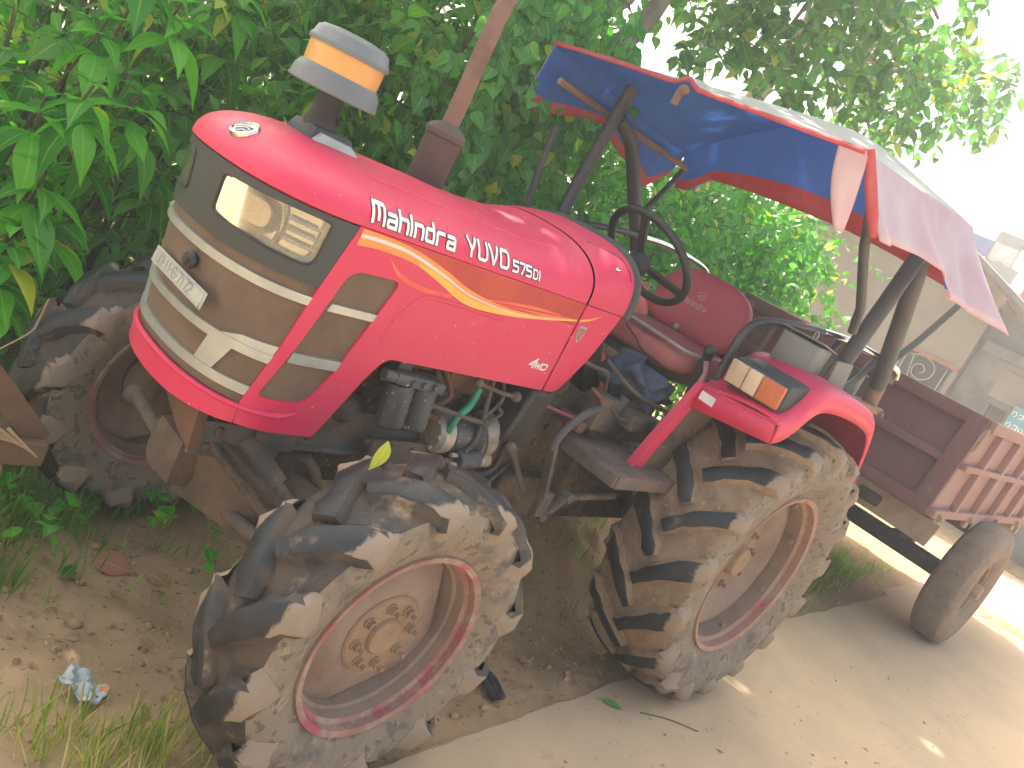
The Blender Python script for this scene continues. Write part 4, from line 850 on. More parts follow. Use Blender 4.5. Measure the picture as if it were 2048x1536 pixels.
mb = MB(); mb.box((0.03, -0.02, 1.36), (0.03, 0.40, 0.20), bev=0.01); mb.box((-0.18, -0.02, 1.20), (0.36, 0.36, 0.05), bev=0.01); mb.bar((-0.3, -0.15, 1.19), (-0.2, -0.1, 0.95), 0.05); mb.bar((-0.1, 0.15, 1.19), (-0.15, 0.1, 0.95), 0.05); mb.bar((-.30, -.31, 1.37), (-.30, -.33, 1.15), .03, .05, bev=.008)
mb.sphere((-.33, -.325, 1.375), .028); mb.build('seat_frame', m_blacks, T)
mb = MB(); mb.tube([(-0.33, -0.335, 1.335), (-0.32, -0.35, 1.29), (-0.325, -0.355, 1.25)], [0.012, 0.010, 0.014], 8); mb.build('pink_ribbon', m_seatl, T)

# ---- fenders
FO = [(-0.62, 1.315), (-0.55, 1.335), (-0.49, 1.375), (-0.43, 1.435), (-0.37, 1.470), (-0.25, 1.480), (-0.05, 1.472), (0.10, 1.455), (0.20, 1.430), (0.27, 1.37), (0.33, 1.27), (0.385, 1.15)]
FI = [(-0.575, 1.275), (-0.51, 1.315), (-0.44, 1.375), (-0.38, 1.43), (-0.31, 1.465), (-0.2, 1.475), (0.0, 1.470), (0.14, 1.455), (0.25, 1.430), (0.34, 1.37), (0.42, 1.27), (0.48, 1.15)]
def make_fender():
    a = spline([(x, -0.845, z) for x, z in FO], 5); b = spline([(x, -0.50, z) for x, z in FI], 5); n = len(a)
    mb = MB()
    def top(i, j):
        q = j / 7; p = a[i].lerp(b[i], q)
        p.z += 0.012 * math.sin(PI * min(q * 1.2, 1)) - (0.0 if j else 0.0); return p
    mb.grid(top, n, 8)
    mb.grid(lambda i, j: a[i] + Vector(((0, -0.012, -0.012), (0, -0.016, -0.078))[j - 1] if j else (0, 0, 0)), n, 3)
    mb.grid(lambda i, j: a[0].lerp(b[0], i / 6) + (Vector((-0.008, -0.016 * (1 - i / 6), -0.078 - 0.012 * i / 6)) if j else Vector((0, 0, 0))), 7, 2)
    f = mb.build('fender', m_red, T, ang=50, solid=0.008)
    md = MB(); md.grid(lambda i, j: b[i] + Vector((0, 0.003, 0)) + (Vector((0, 0, -0.02)) if j == 0 else Vector((-0.04 * 0, 0, -(b[i].z - 0.84) * j / 6))), n, 7)
    iw = md.build('fender_wall', m_red_dull, f, ang=50, solid=0.006)
    mw = MB(); mw.prism([(-0.77, -0.506, 0.852), (-0.688, -0.506, 0.872), (-0.655, -0.506, 0.98), (-0.56, -0.506, 1.19), (-0.50, -0.506, 1.292), (-0.575, -0.506, 1.285), (-0.63, -0.506, 1.18), (-0.715, -0.506, 1.00)], None, (0, 0.03, 0)); e = mw.build('fender_lip', m_red, f)
    mm = MB(); mm.prism([(-0.69, -0.504, 0.872), (-0.30, -0.504, 0.90), (0.15, -0.504, 0.95), (0.3, -0.504, 1.2), (0.1, -0.504, 1.44), (-0.36, -0.504, 1.42), (-0.52, -0.504, 1.27), (-0.66, -0.504, 0.98)], None, (0, 0.008, 0)); mm.build('mud_splash', m_ironmud, f)
    # front edge roll
    fr = MB(); fr.tube([(-0.622, -0.853, 1.31), (-0.575, -0.51, 1.276)], 0.006, 8); fr.build('fender_edge', m_red, f)
    # warning plate
    return f
fen = make_fender()
fr_ = copy_tree(fen, T); fr_.scale = (1, -1, 1)
mb = MB(); pl0 = Vector((-0.60, -0.60, 1.3075)); mb.box((-0.592, -0.555, 1.248), (0.003, 0.07, 0.034), rot=(0, 0, math.radians(-7.5))); st_ = mb.build('sticker', m_white, fen)
mb = MB()
for k in range(7): mb.box((-0.5925 - .0075 * k * -.13 - 0.0015, -0.580 + 0.0075 * k, 1.250), (0.0012, 0.005, 0.005 + 0.004 * (k % 2)))
mb.build('sticker_print', m_black, st_)
# tail lamp cluster facing forward
def tail_lamp(parent):
    mb = MB(); R3 = (0, math.radians(-6), 0)
    mb.box((-0.475, -0.685, 1.395), (0.22, 0.265, 0.115), bev=0.03, rot=R3, taper=(0.86, 0.95)); L = mb.build('fender_lamp', m_bezel, parent)
    for k, (mt, nm, w_) in enumerate(((m_lampclear, 'lamp_lens', 0.075), (m_lampclear2, 'lamp_lens', 0.06), (m_lamporange, 'lamp_lens', 0.095))):
        y0 = -0.570 - (0, 0.077, 0.139)[k]
        q = MB(); q.box((-0.585, y0 - w_ / 2, 1.385), (0.022, w_ - 0.002, 0.088), bev=0.006, rot=R3); q.build(nm, mt, L)
    return L
tl = tail_lamp(T)
mb = MB(); mb.box((-0.20, -0.61, 1.535), (0.20, 0.16, 0.125), bev=0.012, rot=(0, 0, 0.15)); mb.box((-0.19, -0.61, 1.604), (0.24, 0.18, 0.006), bev=0.002, rot=(0, math.radians(4), 0.15)); bx = mb.build('tool_box', m_tinb, T)
mb = MB(); mb.tube([Vector((-0.235, -0.64, 1.625)) + Vector((0.0, 0.008 * math.cos(a), 0.018 * math.sin(a))) for a in np.linspace(0, 2 * PI, 13)], 0.003, 6, cap=False); mb.build('box_ring', m_alu, bx)
mb = MB(); mb.prism([(-0.10, -0.715, 1.575), (0.06, -0.715, 1.585), (0.09, -0.715, 1.47), (0.065, -0.715, 1.43), (0.03, -0.715, 1.44), (0.0, -0.715, 1.48), (-0.06, -0.715, 1.485), (-0.09, -0.715, 1.48)], None, (0, 0.01, 0)); mb.build('box_bracket', m_tinb, bx)
mb = MB(); mb.box((0.72, -0.42, 1.475), (0.26, 0.20, 0.15), bev=0.01, rot=(0, math.radians(4), 0.2)); mb.box((0.72, -0.42, 1.553), (0.29, 0.22, 0.006), bev=0.002, rot=(0, math.radians(4), 0.2)); mb.build('battery_box', m_tinb, T)
# grab rails
rail = spline([(-0.50, -0.505, 1.29), (-0.515, -0.505, 1.36), (-0.50, -0.50, 1.50), (-0.46, -0.50, 1.56), (-0.38, -0.50, 1.59), (-0.15, -0.51, 1.625), (0.08, -0.52, 1.645), (0.32, -0.54, 1.66), (0.60, -0.56, 1.655), (0.85, -0.60, 1.635), (0.92, -0.60, 1.60)], 6)
mb = MB(); mb.tube(rail, 0.0155, 12); mb.lathe([(0.0001, 0.012), (0.035, 0.010), (0.038, 0.0)], (-0.50, -0.505, 1.292), (0, 0, 1), 20); gr_ = mb.build('grab_rail', m_blacks, T)
mb = MB(); mb.tube([p + Vector((0, 0, 0.0005)) for p in rail[36:62]], 0.0162, 12); mb.build('bare_rail', m_chrome, gr_)
c = copy_tree(gr_, T); c.scale = (1, -1, 1)
mb = MB(); mb.tube(spline([(0.12, -0.50, 1.46), (0.22, -0.50, 1.50), (0.30, -0.50, 1.58), (0.34, -0.50, 1.66)], 5), 0.016, 10); mb.build('rail_stay', m_blacks, T)
mb = MB(); mb.tube(spline([(0.42, -0.55, 1.45), (0.50, -0.56, 1.47), (0.58, -0.56, 1.53), (0.66, -0.56, 1.62)], 5), 0.018, 10); mb.build('rail_stay', m_blacks, T)

# ---- canopy frame and cover
m_tarp_in = M('tarp_blue', (0.04, 0.16, 0.58), (0.06, 0.21, 0.66), sc=5, rough=0.6, bump=0.15, bsc=25)
m_tarp_out = M('tarp_white_top', (0.62, 0.63, 0.55), (0.55, 0.56, 0.48), sc=4, rough=0.75, bump=0.15, bsc=25)
m_tarp_pink = M('tarp_pink_backlit', (0.80, 0.56, 0.57), (0.85, 0.74, 0.73), sc=5, lo=0.35, hi=0.7, rough=0.75, bump=0.1, bsc=20)  # pale tone puts the sky's backlight into the cloth colour
m_tarp_red = M('tarp_red_hem', (0.62, 0.09, 0.11), (0.60, 0.17, 0.18), sc=9, rough=0.7, bump=0.2, bsc=40)
for m_, tcol in ((m_tarp_in, (0.06, 0.26, 0.85)), (m_tarp_out, (0.6, 0.55, 0.5)), (m_tarp_pink, (0.92, 0.68, 0.70)), (m_tarp_red, (0.7, 0.06, 0.08))):
    nt = m_.node_tree; b_ = nt.nodes['Principled BSDF']; out = nt.nodes['Material Output']; tr = nt.nodes.new('ShaderNodeBsdfTranslucent'); tr.inputs[0].default_value = (*tcol, 1)
    mx = nt.nodes.new('ShaderNodeMixShader'); mx.inputs[0].default_value = 0.5 if m_ is m_tarp_pink else 0.40; nt.links.new(b_.outputs[0], mx.inputs[1]); nt.links.new(tr.outputs[0], mx.inputs[2]); nt.links.new(mx.outputs[0], out.inputs[0])
def post(name, pts, r, parent, mi=None, mats=None, n=14):
    mb = MB(); mb.tube(pts, r, n); return mb.build(name, mats or m_postg, parent)
frame = MB()
frame.tube([(-0.74, 0.70, 2.07), (0.38, 0.70, 2.05)], 0.015, 8)
frame = frame.build('canopy_frame', m_postr, T)
# left posts
post('canopy_post', [(0.235, -0.60, 1.45), (0.25, -0.60, 1.60), (0.30, -0.60, 1.85), (0.345, -0.60, 2.10), (0.36, -0.60, 2.24)], 0.036, frame)
post('canopy_post', spline([(0.775, -0.60, 1.44), (0.74, -0.60, 1.56), (0.60, -0.60, 1.80), (0.47, -0.60, 2.00), (0.40, -0.60, 2.10), (0.37, -0.60, 2.23)], 4), 0.040, frame)
for xy in ((0.235, -0.60, 1.45), (0.775, -0.60, 1.44)): mb = MB(); mb.tube([Vector(xy), Vector(xy) + Vector((0.004 if xy[0] < .5 else -.02, 0, 0.09))], 0.0405, 14); mb.build('post_foot', m_postr, frame)
post('canopy_stay', [(0.165, -0.595, 1.70), (0.10, -0.60, 1.80), (-0.20, -0.61, 2.00), (-0.40, -0.62, 2.18)], 0.020, frame)
post('canopy_stay', [(0.72, -0.60, 1.64), (0.85, -0.62, 1.80), (0.98, -0.64, 2.0), (1.04, -.65, 2.1)], 0.016, frame)
mb = MB(); mb.box((0.50, -0.60, 1.425), (0.68, 0.12, 0.035), bev=0.006); mb.lathe([(.014, 0), (.014, -.02), (.0001, -.02)], (.80, -.66, 1.42), (0, 1, 0), 6); mb.build('post_base', m_postr, frame)
# right posts
post('canopy_post', [(-0.46, 0.60, 1.45), (-0.455, 0.60, 1.73), (-0.43, 0.60, 2.02), (-0.415, 0.60, 2.20)], 0.030, frame)
post('canopy_post', spline([(0.30, 0.60, 1.42), (0.20, 0.60, 1.56), (-0.02, 0.60, 1.78), (-0.19, 0.60, 1.95), (-0.28, 0.60, 2.02), (-0.40, 0.60, 2.06)], 4), 0.034, frame)
post('canopy_stay', [(0.05, 0.60, 1.70), (0.12, 0.61, 1.80), (0.20, 0.62, 1.92), (0.27, 0.64, 2.02)], 0.015, frame)
post('canopy_stay', [(-0.66, 0.62, 1.52), (-0.70, 0.62, 1.70), (-0.72, 0.62, 1.9)], 0.014, frame)
mb = MB(); mb.box((-0.08, 0.60, 1.425), (0.9, 0.12, 0.035), bev=0.006); mb.build('post_base', m_postr, frame)
# cover: roof sheet (white above, blue below) and hanging valances
def zroof(x, y):
    t = max((x + 0.75) / 1.20, 0.0)
    edge = 2.225 + (2.30 - 2.225) * t
    yn = (y - 0.05) / 0.76
    r = edge + (0.0 + 0.205 * t ** 0.75) * (1 - abs(yn) ** 1.8) - (0.165 * t + 0.02) * max(yn, 0) ** 2
    r += 0.012 * math.sin(7 * y + 3 * x) * t
    r += 0.030 * math.exp(-((y - 0.07) / 0.035) ** 2) * math.exp(-((x + 0.75) / 0.10) ** 2)
    return r
nx, ny = 40, 56
def roofpt(i, j): x = -0.76 + 1.21 * i / (nx - 1); y = -0.70 + 1.50 * j / (ny - 1); return Vector((x, y, zroof(x, y)))      # i, j may be fractional
mb = MB(); mb.grid(roofpt, nx, ny); mb.grid(lambda i, j: roofpt(i, j) - Vector((0, 0, 0.006)), nx, ny, 1)
canopy = mb.build('canopy', [m_tarp_out, m_tarp_in], T, ang=80, fix=False)
hem = MB()
def hem_edge(pts, drop, out, mi=0):
    hem.grid(lambda i, j: Vector(pts[i]) + Vector((out[0] * j / 2, out[1] * j / 2, -drop * j / 2 + 0.004)), len(pts), 3, mi)
hem_edge([roofpt(0, j) + Vector((-.004, 0, .001)) for j in range(ny)], 0.018, (-0.006, 0))
hem.build('front_hem', m_tarp_red, canopy, ang=80, solid=0.004, fix=False)
def valance(name, topf, n, dropf, outf, k=14, hemh=0.17, mats=None, fold=0.02, ff=9, ph=0.0):
    """hanging cloth, outer face as given, blue inside, hem along the foot"""
    def P(i, j):
        u = i / (n - 1); t = j / (k - 1); p = Vector(topf(u)); o = Vector(outf(u)); d = dropf(u)
        w = fold * (1 + (1.4 * max(u - .45, 0) if fold > .03 else 0)) * t * (math.sin(ff * u + ph + 1.3 * math.sin(5 * u)) + 0.45 * math.sin(2.3 * ff * u + 1))
        return p + o * (t ** 1.2) + o.normalized() * w + Vector((0, 0, -d * t))
    mb = MB(); mb.grid(P, n, k, mfun=lambda i, j: 2 if (k - 2 - j) / (k - 1) < hemh - 1e-6 else 0)
    o = mb.build(name, mats, canopy, ang=80, fix=False)
    ref = Vector((1, 0, 0)) if name == 'rear_valance' else Vector((0, math.copysign(1, outf(0.5)[1]), 0))
    if sum(p.normal.dot(ref) for p in o.data.polygons) < 0: o.data.flip_normals()
    md = o.modifiers.new('thickness', 'SOLIDIFY'); md.thickness = 0.004; md.offset = -1; md.material_offset = 1; md.use_rim = True
    return o
def LL(*k):
    xs, ys = zip(*k); return lambda u: float(np.interp(u, xs, ys))
# right side: hem height along x
hz = LL((0, 1.93), (.10, 1.92), (.30, 2.0), (.42, 2.03), (.55, 1.97), (.70, 1.93), (.86, 1.86), (.94, 1.93), (1, 1.99))
tf = lambda u: roofpt(u * (nx - 1), ny - 1)
valance('side_valance', tf, 60, lambda u: max(tf(u).z - hz(u), .05), lambda u: (0.0, 0.03, 0), mats=[m_tarp_pink, m_tarp_in, m_tarp_red, m_tarp_red], hemh=0.22, fold=0.010)
rz = LL((0, 1.95), (.05, 1.96), (.12, 2.06), (.3, 2.085), (.65, 2.10), (.85, 2.08), (1, 2.05))
tr_ = lambda u: roofpt(nx - 1, (1 - u) * (ny - 1))
valance('rear_valance', tr_, 70, lambda u: max(tr_(u).z - rz(u), .05), lambda u: (0.05, 0, 0), mats=[m_tarp_pink, m_tarp_in, m_tarp_red, m_tarp_red], hemh=0.16, fold=0.012)
lz = LL((0, 2.005), (.30, 2.045), (.46, 2.04), (.56, 1.985), (.75, 1.985), (1, 1.98))
lo_ = LL((0, .10), (.3, .14), (.6, .19), (.85, .24), (1, .27))
tl_ = lambda u: roofpt(u * (nx - 1), 0)
valance('side_valance', tl_, 110, lambda u: max(tl_(u).z - lz(u), .05), lambda u: (0.15, -lo_(u), 0), mats=[m_tarp_pink, m_tarp_in, m_tarp_pink, m_tarp_pink], hemh=0.08, fold=0.034, ff=15, k=24, ph=0.6)
# loose corner flap at the front left
mb = MB()
def flap(i, j):
    u = i / 9; t = j / 11
    return Vector((-0.76 - 0.006, -0.71 + 0.11 * u * (1 - 0.75 * t) + 0.03 * math.sin(3 * t) * (u - .2), 2.225 - 0.26 * t)) + Vector((-0.03 * math.sin(PI * u) * t + 0.02 * t, -0.05 * t, 0))
mb.grid(flap, 10, 12); mb.build('corner_flap', m_tarp_pink, canopy, ang=80, solid=0.004, fix=False)
mb = MB(); mb.tube([(-0.765, -0.71, 2.235), (-0.725, -0.745, 2.15), (-0.67, -0.785, 2.06), (-0.625, -0.805, 2.005)], [0.012, 0.02, 0.02, 0.012], 10); mb.build('corner_piping', m_tarp_red, canopy)
mb = MB(); mb.sphere((-0.765, 0.07, 2.205), 0.022, n=12, sq=(.6, 1.2, .9)); mb.box((-0.762, 0.085, 2.172), (0.014, 0.032, 0.06), bev=0.006); mb.build('tie_knot', m_timber, canopy)

# ================================================================== GROUND
def sn(x, y, s, seed=0.0):
    """cheap smooth noise, vectorised"""
    x = x * s + seed * 7.3; y = y * s + seed * 3.1
    return (np.sin(x * 1.3 + 1.7 * np.sin(y * 0.9 + seed)) + np.sin(y * 1.7 + 1.3 * np.sin(x * 1.1 + 2 * seed)) + 0.5 * np.sin(2.9 * x - 2.3 * y + seed) + 0.35 * np.sin(5.3 * x + 4.1 * y)) / 2.85
EDGE = ([-12, -3.5, -1.7, 0.2, 1.58, 2.6, 4.0, 4.05, 8.2, 9.0], [-2.1, -0.99, -0.79, -0.64, -0.50, -0.47, -0.43, -0.36, -0.20, -0.2])
def edge_y(x): return np.interp(x, *EDGE)
def gz(x, y):
    x = np.asarray(x, float); y = np.asarray(y, float)
    d = y - edge_y(x)
    z = -0.015 - 0.012 * np.clip(d / 0.3, 0, 1) + 0.016 * sn(x, y, 3.1) + 0.010 * sn(x, y, 9.0, 2) + 0.006 * sn(x, y, 23, 5)
    z = np.where(d < 0.06, np.minimum(z, -0.012), z)
    z = z + 0.36 * np.exp(-(((x - 0.18) / 0.52) ** 2 + ((y - 0.10) / 0.27) ** 2)) * (1 + 0.18 * sn(x, y, 9, 1) + 0.10 * sn(x, y, 27, 3)) + 0.10 * np.exp(-(((x + 0.75) / 0.45) ** 2 + ((y - 0.25) / 0.35) ** 2))
    z = z - 0.045 * np.exp(-(((x + 2.0) / 0.5) ** 2 + ((y - 0.7) / 0.4) ** 2))
    z = z + 0.10 * np.clip((y - 1.2) / 1.5, 0, 1) * np.clip((3.0 - x) / 2, 0, 1)
    z = np.where(d < -0.05, -0.10, z)          # under the slab
    z = np.where((d < -0.05) & (x > 9.0), -0.02 + 0.02 * sn(x, y, 0.7), z)
    return z
def axis_pts(lo, a, b, hi, step):
    mid = np.arange(a, b + 1e-6, step); out = []; s = step; p = b
    while p < hi: s *= 1.22; p += s; out.append(p)
    neg = []; s = step; p = a
    while p > lo: s *= 1.22; p -= s; neg.append(p)
    return np.array(neg[::-1] + list(mid) + out)
gx = axis_pts(-120, -3.6, 3.2, 160, 0.028); gy = axis_pts(-120, -1.1, 2.2, 160, 0.028)
GX, GY = np.meshgrid(gx, gy, indexing='ij'); GZ = gz(GX, GY)
nX, nY = len(gx), len(gy)
me = bpy.data.meshes.new('ground'); vco = np.stack([GX, GY, GZ], -1).reshape(-1, 3)
ii, jj = np.meshgrid(np.arange(nX - 1), np.arange(nY - 1), indexing='ij'); b0 = (ii * nY + jj).reshape(-1)
fc = np.stack([b0, b0 + nY, b0 + nY + 1, b0 + 1], -1)
def np_mesh(me, v, f):
    k = f.shape[1]; me.vertices.add(len(v)); me.vertices.foreach_set('co', v.astype(np.float32).reshape(-1))
    me.loops.add(f.size); me.loops.foreach_set('vertex_index', f.astype(np.int32).reshape(-1))
    me.polygons.add(len(f)); me.polygons.foreach_set('loop_start', np.arange(0, f.size, k, dtype=np.int32)); me.polygons.foreach_set('loop_total', np.full(len(f), k, np.int32))
    me.update(calc_edges=True)
np_mesh(me, vco, fc)
m_dirt = M('bare_soil', (0.43, 0.285, 0.155), (0.31, 0.215, 0.118), sc=1.8, lo=0.35, hi=0.65, rough=0.95, dust=(0.20, 0.135, 0.075), dust_amt=0.34, dust_sc=5, bump=1.0, bsc=24, speck=((0.16, 0.11, 0.07), 48.0, 0.66))
ground = link('ground', me, m_dirt); me.polygons.foreach_set('use_smooth', [True] * len(me.polygons)); tag(ground, kind='structure')
# concrete slab
m_conc = M('concrete', (0.51, 0.372, 0.232), (0.43, 0.32, 0.205), sc=1.6, lo=0.3, hi=0.7, rough=0.85, dust=(0.36, 0.262, 0.165), dust_amt=0.30, dust_sc=2.6, bump=0.3, bsc=80, speck=((0.30, 0.22, 0.145), 26.0, 0.68))
mb = MB(); xs = np.concatenate([np.arange(-12, -3.5, 0.5), np.arange(-3.5, 4.1, 0.05), np.arange(4.1, 9.01, 0.25)])
def slab(i, j):
    x = xs[i]; e = float(edge_y(x)) + 0.010 * float(sn(np.array(x), np.array(0.0), 11)) + 0.004 * float(sn(np.array(x), np.array(3.0), 40))
    return Vector(((x, e, -0.09), (x, e + 0.004, -0.010), (x, e - 0.012, 0.0), (x, e - 0.5, 0.002), (x, -2.5, 0.0), (x, -12, 0.0))[j])
mb.grid(slab, len(xs), 6); mb.add([(9.0, -0.2, 0), (9, -12, 0), (9, -12, -.1), (9, -.2, -.1)], [(0, 1, 2, 3)]); road = mb.build('concrete_road', m_conc, None, ang=30, fix=False); tag(road, kind='structure')
m_redsoil = M('red_soil', (0.42, 0.20, 0.125), (0.36, 0.18, 0.115), sc=2.5, rough=0.95, bump=0.6, bsc=20)

# ================================================================== LEAVES
SHAPES = {   # rows along the leaf: (t, half width)
    'ovate': [(0, .03), (.08, .22), (.2, .42), (.35, .50), (.52, .46), (.68, .33), (.84, .14), (1, .0)],
    'heart': [(0, .10), (.05, .42), (.28, .54), (.58, .38), (.84, .13), (1, .0)],
    'lance': [(0, .03), (.2, .36), (.45, .50), (.7, .36), (.9, .12), (1, 0)],
}
def leaves(name, P, D, N, L, W, mat, parent=None, shape='ovate', droop=0.25, fold=0.25, simple=False, rnd=None, gen=None):
    """many leaves as one mesh: base points P, directions D, face normals N, lengths L, width ratio W"""
    g = gen if gen is not None else rng; n = len(P)
    D = D / (np.linalg.norm(D, axis=1, keepdims=True) + 1e-9); Sd = np.cross(D, N); Sd /= (np.linalg.norm(Sd, axis=1, keepdims=True) + 1e-9); Nn = np.cross(Sd, D)
    rows = SHAPES[shape] if not simple else [SHAPES[shape][0], SHAPES[shape][3], SHAPES[shape][-1]]
    dr = droop * (0.5 + g.random(n)); fo = fold * (0.4 + 1.2 * g.random(n)); cur = 0.12 * g.standard_normal(n)
    V = []
    for t, hw in rows:
        c = P + D * (L * t)[:, None] - Nn * (L * dr * t * t)[:, None] + Sd * (L * cur * t * t)[:, None]
        h = (L * W * hw)[:, None]; up = Nn * (fo * L * W * hw)[:, None]
        if hw < 0.01: V.append(c[:, None])
        else: V += [np.stack([c - Sd * h + up, c, c + Sd * h + up], 1)]
    v = np.concatenate(V, 1); per = v.shape[1]; f = []
    nr = len(rows)
    for r in range(nr - 1):
        a = 3 * r; b = 3 * (r + 1)
        if r < nr - 2: f += [(a, a + 1, b + 1, b), (a + 1, a + 2, b + 2, b + 1)]
        else: f += [(a, a + 1, b, b), (a + 1, a + 2, b, b)]
    quads = [q for q in f if q[2] != q[3]]; tris = [q[:3] for q in f if q[2] == q[3]]
    off = (np.arange(n) * per)[:, None, None]
    me = bpy.data.meshes.new(name); me.vertices.add(n * per); me.vertices.foreach_set('co', v.reshape(-1).astype(np.float32))
    lq = (off + np.array(quads)[None]).reshape(-1, 4) if quads else np.zeros((0, 4), int); lt = (off + np.array(tris)[None]).reshape(-1, 3)
    me.loops.add(lq.size + lt.size); me.loops.foreach_set('vertex_index', np.concatenate([lq.reshape(-1), lt.reshape(-1)]).astype(np.int32))
    ls = np.concatenate([np.arange(len(lq)) * 4, lq.size + np.arange(len(lt)) * 3]); lt_ = np.concatenate([np.full(len(lq), 4), np.full(len(lt), 3)])
    me.polygons.add(len(ls)); me.polygons.foreach_set('loop_start', ls.astype(np.int32)); me.polygons.foreach_set('loop_total', lt_.astype(np.int32))
    me.update(calc_edges=True)
    at = me.attributes.new('leafrand', 'FLOAT', 'POINT'); r = g.random(n) if rnd is None else rnd
    at.data.foreach_set('value', np.repeat(r, per).astype(np.float32))
    am = me.attributes.new('leafmid', 'FLOAT', 'POINT'); am.data.foreach_set('value', np.tile(np.array([1., 0., 1.] * (nr - 1) + [0.]), n).astype(np.float32))
    o = link(name, me, mat, parent); me.polygons.foreach_set('use_smooth', [True] * len(me.polygons)); return o

def unit(v): return v / (np.linalg.norm(v, axis=-1, keepdims=True) + 1e-9)
def rnd_dirs(n, g, up=0.0):
    d = g.standard_normal((n, 3)); d[:, 2] += up; return unit(d)

def sprays(n, boxes, g, reach=0.3, step=0.045, face=(-0.55, -0.8, 0.15), twig=True):
    """n twigs starting in the boxes, each carrying leaves along it; returns leaf bases, dirs, normals and twig paths"""
    P = []; D = []; N = []; tw = []; vol = np.array([np.prod(b[1]) for b in boxes]); pk = g.choice(len(boxes), n, p=vol / vol.sum())
    for k in range(n):
        c, s = boxes[pk[k]]; q = g.random(3) * 2 - 1
        if g.random() < 0.65: q[g.integers(0, 2)] = -abs(q[0]) ** 0.3 if g.random() < 0.7 else abs(q[0]) ** .3
        p = np.array(c) + q * np.array(s)
        d = unit(g.standard_normal(3) * 0.75 + np.array(face) * 0.9 + np.array([0, 0, 0.15])); path = [p.copy()]; m = int(reach * (0.6 + 0.8 * g.random()) / step); az = g.random() * 6.28
        for i in range(m):
            d = unit(d + np.array([0, 0, -0.10]) + g.standard_normal(3) * 0.10); p = p + d * step; path.append(p.copy())
            az += 2.4; e1 = unit(np.cross(d, [0.2, 0.1, 1])); e2 = np.cross(e1, d); side = e1 * math.cos(az) + e2 * math.sin(az)
            ld = unit(side + d * 0.55 + np.array([0, 0, -0.35 * g.random()])); P.append(p.copy()); D.append(ld); N.append(unit(np.array([0, 0, 1]) + 0.55 * g.standard_normal(3) + np.array(face) * 0.45))
        tw.append(path)
    return np.array(P), np.array(D), np.array(N), tw

def twigs_mesh(tw, r=0.0035, n=4):
    mb = MB()
    for p in tw:
        k = len(p)
        if k > 1: mb.tube(p, [r * (1 - 0.6 * i / k) for i in range(k)], n, cap=False)
    return mb

def shrub(name, label, cat, boxes, ntw, L, mat, seed, W=0.6, shape='ovate', reach=0.3, step=0.05, face=(-0.5, -0.8, 0.2), group=None, base=None, simple=False, droop=0.3, stems=5, lsd=0.25, tw_r=0.0035):
    g = np.random.default_rng(seed); c0 = np.array(boxes[0][0]); bz = float(gz(c0[0], c0[1])) if base is None else base
    root = tag(empty(name, (0, 0, 0)), label, cat, group)
    P, D, N, tw = sprays(ntw, boxes, g, reach, step, face)
    leaves('foliage', P, D, N, L * np.clip(1 + lsd * g.standard_normal(len(P)), 0.45, 1.7), W * np.clip(1 + 0.18 * g.standard_normal(len(P)), .6, 1.5), mat, root, shape, droop, 0.25, simple, gen=g)
    mb = twigs_mesh(tw[::2], tw_r)
    for k in range(stems):
        c, s = boxes[k % len(boxes)]; x = c[0] + s[0] * (g.random() * 1.6 - .8); y = c[1] + s[1] * (g.random() * 1.2 - .4)
        mb.tube(spline([(x + .1 * g.standard_normal(), y, bz - 0.03), (x + .06 * g.standard_normal(), y + .05 * g.standard_normal(), bz + (c[2] - bz) * .6), (x, y - .05, c[2] + s[2] * 0.7)], 4), [0.014 - 0.0011 * q for q in range(9)], 6)
    mb.build('stem', m_stem, root, ang=60, fix=False)
    return root
FOL = True
